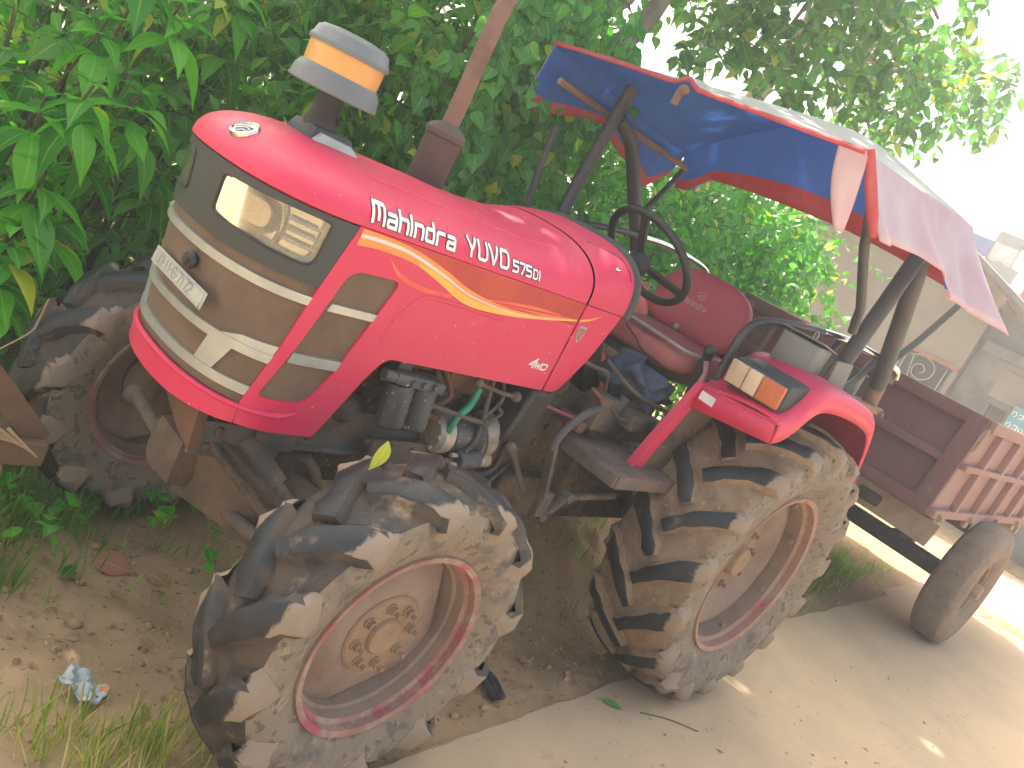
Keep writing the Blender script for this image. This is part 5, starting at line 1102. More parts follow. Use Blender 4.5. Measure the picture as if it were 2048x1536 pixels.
if FOL:
    # ---- broad-leaved shrub, left: whorls of big drooping leaves
    g = np.random.default_rng(11)
    root = tag(empty('broad_leaf_shrub'), 'tall shrub with big drooping bright green leaves at the left edge', 'shrub')
    P = []; D = []; N = []; stems = MB(); Ls = []
    heads = []
    for k in range(64):
        x = -2.72 + 1.35 * g.random(); y = 1.00 + 0.9 * g.random() + 0.25 * (x + 2.7); z = 0.25 + 1.75 * g.random()
        if x > -2.1 and y < 1.25 and z < 0.9: y += 0.35
        heads.append((x, y, z))
    # heads set where the photo shows the nearest whorls
    heads += [(-2.36, 0.98, 1.30), (-2.46, 1.05, 1.20), (-2.18, 1.05, 1.32), (-2.40, 1.0, 0.98), (-2.44, 0.95, 0.78), (-2.30, 1.05, 0.86), (-2.2, 1.2, 1.1), (-2.05, 1.25, 1.25), (-2.3, 1.2, 1.5), (-2.42, 0.98, 0.62)]
    for (x, y, z) in heads:
        bx_ = x + 0.25 * g.standard_normal() * 0.5; by = y + 0.25 + 0.2 * g.random()
        pts = spline([(bx_, by, float(gz(bx_, by)) - .03), (bx_ + .3 * (x - bx_), by + .2 * (y - by), z * 0.55), (x, y, z)], 4); stems.tube(pts, [0.012 - 0.0009 * i for i in range(len(pts))], 6)
        for tier in range(3):
            m = 5; a0 = g.random() * 6.28; top = np.array([x, y, z - 0.06 * tier])
            for q in range(m):
                a = a0 + q * 6.28 / m + 0.25 * g.standard_normal(); el = (0.55, 0.05, -0.35)[tier] + 0.2 * g.standard_normal()
                d = np.array([math.cos(a) * math.cos(el), math.sin(a) * math.cos(el), math.sin(el)]); P.append(top + d * 0.015); D.append(d); N.append(np.array([0, 0, 1]) + 0.25 * d + 0.12 * g.standard_normal(3)); Ls.append((0.075, 0.135, 0.165)[tier] * (1 + 0.18 * g.standard_normal()))
    leaves('foliage', np.array(P), np.array(D), np.array(N), np.array(Ls), np.full(len(P), 0.52) * (1 + .12 * g.standard_normal(len(P))), m_leafA, root, 'ovate', 0.55, 0.22, gen=g)
    stems.build('stem', m_stem, root, ang=60, fix=False)
    GB = 'shrubs behind the tractor'
    shrub('shrub', 'dark bushy undergrowth between the big leaved shrub and the bonnet', 'shrub', [((-1.75, 1.75, 0.9), (0.75, 0.45, 0.85)), ((-1.3, 1.9, 1.6), (0.7, 0.4, 0.5))], 700, 0.075, m_leafB, 21, group=GB, reach=0.28, stems=7)
    shrub('shrub', 'leafy shrub with toothed green leaves around the exhaust stack', 'shrub', [((-0.75, 1.75, 1.3), (0.65, 0.5, 1.0)), ((-0.5, 2.0, 2.1), (0.8, 0.4, 0.5))], 800, 0.082, m_leafB, 22, group=GB, reach=0.3, stems=7, W=0.66)
    shrub('shrub', 'bright green shrub seen under the canopy behind the steering wheel', 'shrub', [((1.15, 1.75, 1.25), (0.95, 0.45, 0.95))], 620, 0.085, m_leafC, 23, group=GB, reach=0.34, stems=6, W=0.55)
    shrub('shrub', 'loose pale green creeper hanging beside the plaster wall behind the backrest', 'creeper', [((2.9, 2.0, 1.35), (0.9, 0.45, 0.85)), ((3.6, 2.05, 1.75), (0.75, 0.35, 0.5))], 900, 0.09, m_leafC, 24, group=GB, reach=0.4, stems=6, W=0.5)
    shrub('shrub', 'thin sprays of yellow green leaves in front of the beige wall at the canopy posts', 'shrub', [((4.5, 2.2, 1.85), (0.7, 0.4, 0.5))], 230, 0.10, m_leafC, 25, group=GB, reach=0.4, stems=5, W=0.5)
    # vine curtain by the right front canopy corner
    g = np.random.default_rng(31); root = tag(empty('vine'), 'climbing vine of heart shaped leaves trailing over the canopy corner', 'vine')
    P = []; D = []; N = []; tw = []
    for k in range(150):
        x = -0.95 + 0.85 * g.random(); y = 0.92 + 0.5 * g.random() ** 1.4; z = 1.75 + 1.0 * g.random(); p = np.array([x, y, z]); path = [p.copy()]; d = np.array([0.1 * g.standard_normal(), -0.15 + .1 * g.standard_normal(), -1.0])
        for i in range(int(6 + 12 * g.random())):
            d = unit(d + 0.25 * g.standard_normal(3) + np.array([0, 0, -0.15])); p = p + d * 0.05; path.append(p.copy())
            ld = unit(np.array([g.standard_normal() * .6 - .2, -0.4 + .5 * g.standard_normal(), -0.7])); P.append(p.copy()); D.append(ld); N.append(unit(np.array([-0.55, -0.8, 0.45]) + 0.4 * g.standard_normal(3)))
        tw.append(path)
    P = np.array(P); leaves('foliage', P, np.array(D), np.array(N), 0.068 * np.clip(1 + .25 * g.standard_normal(len(P)), .5, 1.6), np.full(len(P), .82), m_leafC, root, 'heart', 0.25, 0.2, gen=g)
    mb = twigs_mesh(tw, 0.0025); 
    for k in range(4): x = -0.8 + .2 * k; mb.tube(spline([(x, 1.5, 0.0), (x + .05, 1.4, 1.0), (x - .03, 1.25, 2.0), (x + .05, 1.2, 2.7)], 4), 0.009, 6)
    mb.build('stem', m_stem, root, ang=60, fix=False)
    # dark thicket behind everything
    GT = 'dense thickets at the back'
    for k, (x, y, lb, nn) in enumerate(((-2.6, 3.0, 'dark thicket furthest left behind the broad leaved shrub', 620), (-0.6, 3.3, 'dark thicket behind the exhaust stack', 700), (1.7, 3.5, 'dark thicket behind the canopy posts and backrest', 600))):
        shrub('thicket', lb, 'thicket', [((x, y, 1.15), (1.25, 0.55, 1.25)), ((x, y + 1.0, 1.2), (1.3, 0.5, 1.2))], nn, 0.13, m_leafD, 40 + k, group=GT, reach=0.45, step=0.06, simple=True, stems=8, W=0.65)

# ---- trees
def tree(name, label, base, path, r0, clumps, nl, Ll, mat, seed, W=0.55, branch_to=None, droop=0.3, shape='ovate', simple=False, reach=0.5, step=0.06, cat='tree', group=None):
    g = np.random.default_rng(seed); root = tag(empty(name), label, cat, group)
    mb = MB(); pts = spline([base] + path, 6); k = len(pts); mb.tube(pts, [r0 * (1 - 0.55 * i / k) * (1 + 0.06 * math.sin(i * 1.7)) for i in range(k)], 14)
    tr = mb.build('trunk', m_bark, root, ang=60)
    lm = MB()
    for (c, s) in clumps:
        c = Vector(c); j = min(range(k // 3, k), key=lambda q: (pts[q] - c).length + 0.3 * abs(pts[q].z - c.z + 0.8)); a = pts[j]; mid = a.lerp(c, 0.5) + Vector((0, 0, 0.15))
        q = spline([a, mid, c], 5); lm.tube(q, [max(0.006, r0 * 0.32 * (1 - 0.8 * i / len(q))) for i in range(len(q))], 7)
    lm.build('limb', m_bark, root, ang=60, fix=False)
    tot = sum(np.prod(s) ** 0.6 for c, s in clumps); P = []; D = []; N = []; TW = []
    for (c, s) in clumps:
        n = int(nl * np.prod(s) ** 0.6 / tot)
        for _ in range(n):
            v = unit(g.standard_normal(3)); p = np.array(c) + v * np.array(s) * (g.random() ** 0.45); d = unit(v * np.array([1, 1, .6]) + 0.5 * g.standard_normal(3) + np.array([0, 0, -.15])); path_ = [p.copy()]; az = g.random() * 6
            for i in range(int(reach / step * (0.6 + 0.7 * g.random()))):
                d = unit(d + np.array([0, 0, -0.09]) + .12 * g.standard_normal(3)); p = p + d * step; path_.append(p.copy()); az += 2.4
                e1 = unit(np.cross(d, [.2, .1, 1])); e2 = np.cross(e1, d); P.append(p.copy()); D.append(unit(e1 * math.cos(az) + e2 * math.sin(az) + .6 * d + np.array([0, 0, -.5 * g.random()]))); N.append(unit(np.array([0, 0, 1]) + .5 * g.standard_normal(3)))
            TW.append(path_)
    P = np.array(P); leaves('crown', P, np.array(D), np.array(N), Ll * np.clip(1 + .25 * g.standard_normal(len(P)), .5, 1.6), np.full(len(P), W), mat, root, shape, droop, 0.2, simple, gen=g)
    tw_ = twigs_mesh(TW[::2], 0.004).build('twig', m_stem, root, ang=60, fix=False); tw_['kind'] = 'stuff'
    return root
if FOL:
    tree('tree', 'leaning grey trunked tree behind the canopy with a wide leafy crown', (1.9, 3.0, 0.0), [(1.65, 2.8, 1.2), (1.1, 2.5, 2.2), (0.80, 2.3, 2.72), (1.05, 2.3, 3.1), (1.2, 2.1, 4.6), (0.6, 1.8, 5.8)], 0.2,
         [((2.2, 2.4, 3.55), (0.7, 0.4, 0.25)), ((0.2, 2.3, 3.2), (0.8, 0.4, 0.3)), ((-0.9, 2.3, 3.0), (0.7, .4, .3)), ((0.2, 1.4, 5.2), (1.4, 1.2, 0.7)), ((-1.2, 1.8, 4.6), (1.1, 1.0, 0.7)), ((1.6, 2.2, 5.4), (1.3, 1.1, .7)), ((0.2, 2.8, 6.4), (1.6, 1.3, .7)), ((-2.2, 2.2, 3.6), (.9, .8, .6))], 1000, 0.11, m_leafD, 51)
    tree('tree', 'second pale trunk just right of the leaning tree', (0.75, 2.2, 0.0), [(0.82, 2.2, 1.4), (0.98, 2.2, 2.45), (1.17, 2.2, 2.72), (1.38, 2.25, 3.1), (2.0, 2.6, 4.6)], 0.11,
         [((2.3, 2.9, 4.9), (1.1, 1.0, .6)), ((3.0, 3.0, 4.3), (.8, .7, .5))], 260, 0.105, m_leafD, 52)
    tree('tree', 'tree at the right whose broad leaved branches hang against the white sky', (6.8, 5.0, 0.0), [(6.6, 4.8, 1.8), (6.0, 4.3, 3.4), (5.3, 3.6, 4.6), (4.6, 3.0, 5.4)], 0.16,
         [((1.75, 2.0, 3.0), (.25, .2, .15)), ((1.9, 2.1, 3.2), (.4, .3, .2)), ((2.55, 2.0, 3.52), (.45, .35, .25)), ((3.65, 1.95, 3.85), (.5, .35, .28)), ((4.75, 1.95, 3.85), (.4, .35, .28)), ((4.4, 1.95, 3.38), (.28, .25, .2)), ((3.3, 1.95, 3.42), (.32, .25, .2)), ((2.6, 1.95, 3.08), (.25, .2, .14)), ((4.6, 2.0, 4.5), (.5, .4, .25)), ((5.5, 2.1, 4.3), (.35, .3, .25)), ((4.2, 1.95, 3.05), (.16, .15, .12)), ((3.0, 2.0, 4.1), (.6, .4, .25)), ((5.3, 2.0, 3.8), (.25, .25, .18)), ((6.1, 2.0, 4.5), (.3, .25, .16)), ((6.6, 2.0, 4.25), (.25, .2, .12)), ((7.2, 2.05, 4.9), (.3, .25, .15))], 500, 0.125, m_leafD, 53, W=0.6, reach=0.3)
    g_ = np.random.default_rng(9); cl = []
    for k in range(26): cl.append(((-2.2 + 7.0 * g_.random(), 2.2 + 4.6 * g_.random(), 6.3 + 1.6 * g_.random()), (1.0, .95, .5)))
    shade_tree = tree('tree', 'tall tree whose dense crown shades the tractor from above', (1.2, 5.4, 0.0), [(1.2, 5.3, 2.0), (1.3, 5.0, 4.2), (1.4, 4.6, 6.0), (1.4, 4.4, 7.4)], 0.22, cl, 1900, 0.17, m_leafD, 54, simple=True, reach=0.6)

# ================================================================== TRAILER
tl_root = tag(empty('farm_trailer'), 'maroon steel farm trailer with pink ribbed side hitched behind the tractor', 'trailer'); TR = tl_root
def tx(z): return 2.16 + (z - 0.96) * 0.16
YL, YR = -0.76, 1.04
def fb(y, z, dx=0.0): return Vector((tx(z) + dx, y, z))
mb = MB(); mb.prism([fb(YL + .04, 0.98, .03), fb(YR - .04, 0.98, .03), fb(YR - .04, 1.60, .03), fb(YL + .04, 1.60, .03)], None, (0.012, 0, 0)); front = mb.build('front_board', m_trailer, TR)
for (y0, y1, z0, z1) in ((YL, YR, 0.945, 1.025), (YL, YR, 1.535, 1.615), (YL + .08, YR - .08, 1.262, 1.312)):
    mb = MB(); mb.bar(fb(y0, (z0 + z1) / 2), fb(y1, (z0 + z1) / 2), 0.06, z1 - z0, bev=0.006); mb.build('rail', m_trailer, front)
for y, w in ((YL + .055, .115), (-0.10, .035), (0.42, .035), (0.72, .035), (YR - .05, .10)):
    mb = MB(); mb.bar(fb(y, 0.985, -.008), fb(y, 1.575, -.008), 0.045, w, up=(0, 1, 0), bev=0.006); mb.build('post', m_trailer, front)
for y, z in ((-0.42, 1.36), (0.25, 1.50), (0.62, 1.50), (-0.04, 1.03)):
    mb = MB(); mb.tube([fb(y, z, -.01) + Vector((-.012, 0.028 * math.cos(a), 0.028 * math.sin(a))) for a in np.linspace(0, 2 * PI, 15)], 0.006, 6, cap=False); mb.build('rope_ring', m_trailer, front)
mb = MB(); mb.box((tx(1.58) - .035, -0.12, 1.545), (0.008, 0.10, 0.05), bev=0.003); mb.build('reflector_plate', m_trframe, front)
for y0 in (YL, YR):
    sg = -1 if y0 < 0 else 1
    mb = MB(); mb.prism([(2.19, y0, 0.965), (5.5, y0, 0.965), (5.5, y0, 1.60), (2.28, y0, 1.60)], None, (0, -sg * 0.02, 0)); side = mb.build('side_board', m_trailerp, TR)
    for z0, z1 in ((0.945, 1.0), (1.275, 1.315), (1.545, 1.615)):
        mb = MB(); mb.bar((tx((z0 + z1) / 2) + .02, y0 + sg * .018, (z0 + z1) / 2), (5.5, y0 + sg * .018, (z0 + z1) / 2), 0.045, z1 - z0, bev=0.005); mb.build('rail', m_trailerp, side)
    for k in range(6):
        mb = MB(); x = 2.62 + 0.52 * k; mb.bar((x, y0 + sg * .012, 1.0), (x, y0 + sg * .012, 1.545), 0.07, 0.06, up=(0, 1, 0), bev=0.006); mb.build('rib', m_trailerp, side)
    for k in range(4):
        mb = MB(); x = 2.3 + 0.75 * k; mb.cyl((x - .03, y0 + sg * .05, .955), (x + .03, y0 + sg * .05, .955), .022, 12); mb.box((x, y0 + sg * .03, .925), (.09, .03, .07), bev=.008); mb.build('hinge', m_trframe, side)
mb = MB(); mb.tube([(tx(1.3) - .03, YL - .025, 1.40), (tx(1.5) - .03, YL - .03, 1.56)], 0.012, 8); mb.build('board_latch', m_trframe, front)
mb = MB(); mb.box((3.86, 0.14, 0.952), (3.28, 1.80, 0.02)); mb.build('floor', m_trframe, TR)
mb = MB()
for y in (-0.28, 0.56): mb.box((3.8, y, 0.86), (3.3, 0.07, 0.14), bev=.006)
mb.box((2.24, 0.10, 0.855), (0.08, 1.80, 0.155), bev=.006); mb.box((3.65, .14, .86), (.08, 1.7, .13), bev=.006); mb.box((5.4, .14, .86), (.08, 1.7, .13), bev=.006)
mb.prism([(2.19, -0.86, 0.93), (2.19, -0.30, 0.93), (2.19, -0.28, 0.80), (2.19, -0.84, 0.775)], None, (0.03, 0, 0))
chassis = mb.build('chassis', m_trframe, TR)
mb = MB(); mb.box((2.182, -0.42, 0.86), (0.012, 0.16, 0.075), bev=.02); mb.build('chassis_slot', m_irondark, chassis)
mb = MB(); mb.bar((0.62, 0.05, 0.52), (2.6, -0.25, 0.80), 0.08, 0.10, bev=.006); mb.bar((0.62, 0.05, 0.52), (2.6, 0.52, 0.80), 0.08, 0.10, bev=.006); mb.build('drawbar', m_trailer, TR)
mb = MB(); mb.box((3.6, 0.12, 0.47), (0.11, 1.75, 0.12), bev=.01); 
for y in (-0.42, 0.62): mb.box((3.6, y, 0.66), (0.10, 0.09, 0.30), bev=.01); mb.box((3.6, y, 0.585), (0.9, 0.07, 0.05), bev=.01)
mb.build('trailer_axle', m_irondark, TR)
m_trtyre = M('trailer_tyre_dusty', (0.17, 0.13, 0.098), (0.24, 0.18, 0.13), sc=7, lo=0.35, hi=0.6, rough=0.85, dust=(0.06, 0.06, 0.06), dust_amt=0.24, dust_sc=6, bump=0.7, bsc=40)
def trailer_wheel(first=None, loc=None, mirror=False):
    if first is not None:
        c = copy_tree(first, TR); c.location = loc; c.scale = (1, -1, 1); return c
    R, hw = 0.468, 0.115; w = MB()
    w.lathe([(.205, -.075), (.225, -.082), (.228, -.070), (.212, -.062), (.195, -.03), (.195, .06), (.225, .08), (.205, .078)], axis=(0, 1, 0), n=48, close=True)
    w.lathe([(.20, -.035), (.17, -.028), (.12, -.055), (.0001, -.055)], axis=(0, 1, 0), n=40)
    w = w.build('wheel', m_trframe, TR, solid=0.0); w.location = loc
    t = MB(); N = 120
    prof = [(.222, -.085), (.26, -.112), (.33, -.128), (.40, -.122), (.435, -.110), (.455, -.092), (.466, -.06), (.468, 0), (.466, .06), (.455, .092), (.435, .11), (.40, .122), (.33, .128), (.26, .112), (.222, .085)]
    def F(i, j):
        a = 2 * PI * i / N; r, y = prof[j]
        if 4 <= j <= 10 and (i % 4 in (0, 1)) == (j % 2 == 0): r -= 0.010
        return Vector((r * math.cos(a), y, r * math.sin(a)))
    t.grid(F, N, len(prof), closed_u=True); t.build('tyre', m_trtyre, w, ang=28)
    h = MB(); h.lathe([(.10, -.05), (.095, -.07), (.06, -.075), (.055, -.13), (.045, -.14), (.0001, -.14)], axis=(0, 1, 0), n=28); h.build('hub', m_trframe, w)
    for k in range(6):
        a = 2 * PI * k / 6; q = MB(); q.lathe([(.013, -.055), (.013, -.075), (.0001, -.075)], (.08 * math.cos(a), 0, .08 * math.sin(a)), (0, 1, 0), 6); q.build('wheel_nut', m_trframe, w, ang=25)
    return w
w0 = trailer_wheel(loc=(3.60, -0.885, 0.482)); trailer_wheel(w0, (3.60, 1.12, 0.482))
for o_ in [q for q in TR.children if q.name.startswith('wheel')]: o_.scale = (1.035, o_.scale[1], 1.035)

# ================================================================== HOUSE
HXW = 10.0
house = tag(empty('house'), 'old plastered house with stained wall, small openings and a sloping eave', 'house')
# plain left bay and stained, slightly recessed right bay, with real openings
def wall(name, x, y0, y1, z0, z1, holes, mat, th=0.22):
    """wall facing -X with rectangular holes (ya,yb,za,zb)"""
    ys = sorted({y0, y1, *[h for q in holes for h in q[:2]]}); zs = sorted({z0, z1, *[h for q in holes for h in q[2:]]}); mb = MB()
    for a, b in zip(ys, ys[1:]):
        for c, d in zip(zs, zs[1:]):
            if any(q[0] <= a and b <= q[1] and q[2] <= c and d <= q[3] for q in holes): continue
            P = [(x, a, c), (x, b, c), (x, b, d), (x, a, d)]; mb.add(P + [(p[0] + th, p[1], p[2]) for p in P], [(0, 3, 2, 1), (4, 5, 6, 7)])
    for q in holes + [(y0, y1, z0, z1)]:
        a, b, c, d = q; L = [(a, c), (b, c), (b, d), (a, d)]
        for i in range(4):
            p, r = L[i], L[(i + 1) % 4]; mb.add([(x, *p), (x, *r), (x + th, *r), (x + th, *p)], [(0, 1, 2, 3)])
    return mb.build(name, mat, house, ang=20)
wl_ = wall('wall', HXW, 1.72, 5.6, -0.05, 2.62, [(1.80, 2.50, 1.30, 1.86)], m_plaster)
wr_ = wall('wall', HXW + 0.10, -6.0, 1.70, -0.05, 1.72, [(0.92, 1.16, 1.42, 1.68)], m_plasterd)
mb = MB(); mb.box((HXW - 0.01, 2.15, 1.885), (0.06, 0.86, 0.05), bev=.006); mb.build('window_frame', m_brick, wl_)
mb = MB(); mb.box((HXW + .28, 2.15, 1.30), (.56, .70, .03)); mb.build('window_sill', m_brick, wl_)
mb = MB(); mb.box((HXW + .60, 2.15, 1.58), (.03, .70, .56)); mb.build('window_back', m_plasterd, wl_)
mb = MB()
mb.tube(spline([(HXW - .03, 2.42, 1.80), (HXW - .03, 2.20, 1.86), (HXW - .03, 2.02, 1.78), (HXW - .03, 2.0, 1.62), (HXW - .03, 2.12, 1.52), (HXW - .03, 2.26, 1.56), (HXW - .03, 2.28, 1.68), (HXW - .03, 2.18, 1.73), (HXW - .03, 2.11, 1.66), (HXW - .03, 2.16, 1.61)], 6), 0.007, 8)
mb.tube([(HXW - .03, 2.46, 1.84), (HXW - .03, 2.44, 1.28)], 0.007, 8); mb.tube([(HXW - .03, 1.85, 1.84), (HXW - .03, 1.85, 1.28)], 0.007, 8); mb.tube([(HXW - .03, 2.47, 1.30), (HXW - .03, 1.83, 1.30)], 0.007, 8); mb.tube([(HXW - .03, 2.36, 1.8), (HXW - .03, 2.28, 1.45), (HXW - .03, 2.22, 1.30)], .007, 8)
mb.build('window_grille', m_silver, wl_)
mb = MB(); mb.box((HXW + .20, 1.04, 1.55), (.04, .24, .26)); 
for k in range(4): mb.box((HXW + .13, 0.96 + .055 * k, 1.55), (.02, .014, .26))
mb.build('vent_grille', m_timber, wr_)
mb = MB(); mb.box((HXW + .06, 0.85, 2.36), (0.12, 1.55, 0.16), bev=.02); mb.build('lintel_beam', m_roofg, wr_)
for yy, z0, z1 in ((1.55, 1.5, 2.3), (0.55, 1.9, 2.2)): pass
mb = MB(); mb.box((HXW + .09, 0.75, 1.98), (.05, 1.0, .42), bev=.02); mb.build('old_shutter', m_plaster, wr_)
mb = MB(); mb.prism([(HXW + .004, 1.72, 2.62), (HXW + .004, 5.6, 2.62), (HXW + .004, 2.9, 3.56), (HXW + .004, 1.72, 3.08)], None, (.2, 0, 0)); mb.build('gable', m_plaster, wl_)
mb = MB(); mb.prism([(HXW + .104, -4.0, 1.72), (HXW + .104, 1.70, 1.72), (HXW + .104, 1.70, 3.04), (HXW + .104, -1.4, 1.80)], None, (.2, 0, 0)); mb.build('gable', m_plasterd, wr_)
mb = MB(); mb.prism([(HXW - .6, 2.9, 3.68), (HXW - .6, -2.2, 1.56), (HXW - .6, -2.2, 1.49), (HXW - .6, 2.9, 3.60), (HXW - .6, 6.2, 2.48), (HXW - .6, 6.2, 2.55)], None, (1.6, 0, 0)); rf = mb.build('roof', m_roofg, house)
for k in range(3):
    mb = MB(); x = HXW - 0.5 + 0.18 * k; mb.bar((x, 2.85, 3.55), (x, -2.1, 1.47), 0.07, 0.09); mb.build('rafter', m_timber, rf)
mb = MB(); mb.tube([(HXW - .75, 1.55, 2.92), (HXW + .05, 1.55, 2.92)], 0.065, 12); mb.build('log_end', m_timber, rf)
mb = MB(); mb.box((HXW + 4.3, 1.6, 1.6), (6, 7.6, 3.2)); mb.build('rear_rooms', m_plaster, house)
mb = MB(); mb.box((HXW + 2.4, 1.95, 3.42), (.4, .45, .5), bev=.01)
for k in range(6): mb.box((HXW + 2.19, 1.95, 3.22 + .085 * k), (.03, .46, .075), bev=.006)
mb.build('brick_stack', m_brick, house)
# sign on the house wall with rows of round letters
mb = MB(); mb.box((HXW - .02, 0.45, 1.60), (0.03, 0.80, 0.42), bev=.004); sg_ = mb.build('name_board', m_sign); tag(sg_, 'teal board with white rounded lettering on the house wall', 'sign')
mb = MB()
for row, zz in enumerate((1.705, 1.545)):
    for k in range(9):
        y = 0.80 - 0.085 * k; r = 0.027
        mb.tube([(HXW - .038, y + r * math.cos(a), zz + r * 1.2 * math.sin(a)) for a in np.linspace(-0.6 + k, 4.6 + k * 1.3, 14)], 0.0075, 5)
        if k % 2: mb.tube([(HXW - .038, y - .03, zz + .045), (HXW - .038, y - .03, zz - .03)], 0.007, 5)
mb.build('lettering', m_white, sg_)
# clothes line behind the roof
ln = tag(empty('clothes_line'), 'thin line on two poles above the house roof', 'clothes line')
LX = 16.0
mb = MB(); mb.tube([(LX, 5.2, 3.1), (LX, 5.2, 4.7)], .025, 8); mb.tube([(LX, -1.0, 3.1), (LX, -1.0, 4.75)], .025, 8); mb.build('pole', m_blacks, ln)
mb = MB(); mb.tube([(LX, 5.2, 4.62), (LX, 4.2, 4.53), (LX, 3.2, 4.56), (LX, -1.0, 4.72)], .006, 5); mb.build('line', m_blacks, ln)
def cloth(name, y0, y1, ztop, drop, mat, label, cat):
    mb = MB(); mb.grid(lambda i, j: Vector((LX + (0.012 if j < 7 else -0.012) + 0.03 * math.sin(9 * i / 14 + y0 * 7) * abs(j - 7) / 7, y0 + (y1 - y0) * i / 14, ztop + 0.01 - drop * abs(j - 7) / 7 * (0.9 if j > 7 else 1) * (1 + .06 * math.sin(i * .7)))), 15, 15)
    o = mb.build(name, mat, None, ang=80, solid=0.004, fix=False); tag(o, label, cat, 'washing hung on the line'); return o
m_cb = M('washing_blue', (0.07, 0.09, 0.28), rough=.9); m_cp = M('washing_pink', (0.62, 0.36, 0.36), (0.66, 0.42, 0.42), sc=6, rough=.9); m_cw = M('washing_white', (0.75, 0.68, 0.66), rough=.9)
cloth('garment', 4.16, 4.62, 4.55, .34, m_cb, 'dark blue garment hanging on the clothes line', 'washing'); cloth('towel', 3.66, 4.12, 4.545, .34, m_cp, 'pale pink towel hanging beside the blue garment', 'washing'); cloth('sheet', 2.9, 3.62, 4.57, .38, m_cw, 'whitish sheet at the right end of the washing line', 'washing')
mb = MB(); mb.box((LX + .8, 4.05, 4.0), (.7, .55, 1.75), bev=.02); tk = mb.build('water_tank', m_roofg, house)

# ================================================================== SMALL THINGS
# blue cloth under the seat
g = np.random.default_rng(5); mb = MB()
def rag(i, j):
    a = 2 * PI * i / 40; b = -PI / 2 + PI * j / 22; x = math.cos(b) * math.cos(a); y = math.cos(b) * math.sin(a); z = math.sin(b)
    k = 1 + 0.16 * math.sin(5 * a + 4 * z) + 0.10 * math.sin(9 * a - 7 * z + 2) + .10 * math.sin(3 * a + 9 * z)
    return Vector((-0.50 + 0.125 * x * k, -0.185 + 0.15 * y * k, 1.13 + 0.075 * z * k + 0.02 * math.sin(4 * a)))
mb.grid(rag, 40, 23, closed_u=True); tag(mb.build('cloth', m_cloth, None, ang=80), 'crumpled dark blue cloth bundled under the red seat', 'cloth')
# worn plank end at the left edge, propped on bricks outside the frame
pr = empty('timber_frame'); tag(pr, 'brown timber frame corner sticking in at the left edge', 'timber')
mb = MB(); mb.bar((-2.98, 0.30, 0.92), (-2.43, 0.36, 0.355), 0.09, 0.07, bev=.006); mb.build('brace', m_timber, pr)
mb = MB(); mb.bar((-3.6, 0.33, 0.34), (-2.41, 0.34, 0.325), 0.12, 0.075, bev=.008); mb.build('plank', m_timber, pr)
mb = MB(); mb.box((-2.62, 0.34, 0.145), (0.20, 0.16, 0.30), bev=.01); mb.box((-3.4, 0.34, 0.15), (.12, .12, .32), bev=.01); mb.build('prop', m_brick, pr)
mb = MB()
for k in range(5): mb.tube([(-2.62 + .02 * k, .28, .385 + .006 * k), (-2.50 + .012 * k, .262 - .005 * k, .375 - .008 * k)], [.006, .002], 5)
tag(mb.build('straw_wisp', m_drystem), 'wisp of dry straw caught on the timber corner', 'straw')
mb = MB(); mb.tube(spline([(-2.606, 0.500, 0.483), (-2.544, 0.500, 0.548), (-2.481, 0.500, 0.615), (-2.470, 0.500, 0.659), (-2.464, 0.500, 0.731)], 5), .003, 6); tag(mb.build('dry_stalk', m_drystem), 'bent dry straw stalk at the left edge above the timber', 'stalk')
# cardboard/plastic packet
def packet():
    mb = MB()
    def F(i, j):
        x = (i / 9 - .5) * .115; y = (j / 7 - .5) * .085; return Vector((x, y, .018 + .010 * math.sin(i * 1.3 + j) + .008 * math.cos(j * 1.9) + .03 * (i / 9) ** 2))
    mb.grid(F, 10, 8); o = mb.build('packet', [M('packet_foil', (0.42, 0.46, 0.47), (0.33, 0.38, 0.42), sc=14, rough=.35, bump=.3, bsc=60)], None, ang=30, solid=.003, fix=False); o.location = (-2.405, -0.345, float(gz(-2.405, -.345))); o.rotation_euler = (0.1, 0, 2.2); tag(o, 'crumpled silvery food packet on the soil', 'litter')
    q = MB(); q.grid(lambda i, j: F(1 + i * .5, 2 + j * .5) + Vector((0, 0, .0025)), 4, 4); q.build('blue_print', M('print_blue', (.03, .06, .3), rough=.4), o, fix=False)
    q = MB(); q.grid(lambda i, j: F(.3 + i * .6, .4 + j * .4) + Vector((0, 0, .0025)), 5, 3); q.build('orange_print', M('print_orange', (.6, .22, .08), rough=.4), o, fix=False)
packet()
# single leaves
def one_leaf(name, label, loc, L, W, mat, dirv, nrm=(0, 0, 1), droop=.2, rnd=.5, group=None):
    o = leaves(name, np.array([(0., 0, 0)]), np.array([dirv], float), np.array([nrm], float), np.array([L]), np.array([W]), mat, None, 'ovate', droop, .35, rnd=np.array([rnd]), gen=np.random.default_rng(int(abs(loc[0]) * 1000)))
    o.location = loc; tag(o, label, 'leaf', group); return o
gl = lambda x, y, h=.012: (x, y, float(gz(x, y)) + h)
one_leaf('leaf', 'yellow green leaf hanging between the bracket and front tyre lug', (-2.15, -.70, 1.0), .115, .30, m_yleaf, (.25, .1, -1), (-.6, -.8, .1), .15)
one_leaf('leaf', 'bright yellow leaf lying on the crown of the near front tyre', (-2.15, -.725, .868), .07, .36, m_yleaf, (.6, -.35, -.1), (-.4, -.3, 1), .1)
one_leaf('fallen_leaf', 'large dry brownish red leaf on the soil ahead of the near tyre', gl(-2.16, .24, .03), .13, .62, m_redleaf, (1, -.55, -.05), (-.5, -.4, .8), .1)
one_leaf('fallen_leaf', 'pale tan leaf beside the brownish red leaf', gl(-2.02, .17, .02), .11, .5, m_dry, (.8, -.7, -.05), (-.4, -.3, .9), .1)
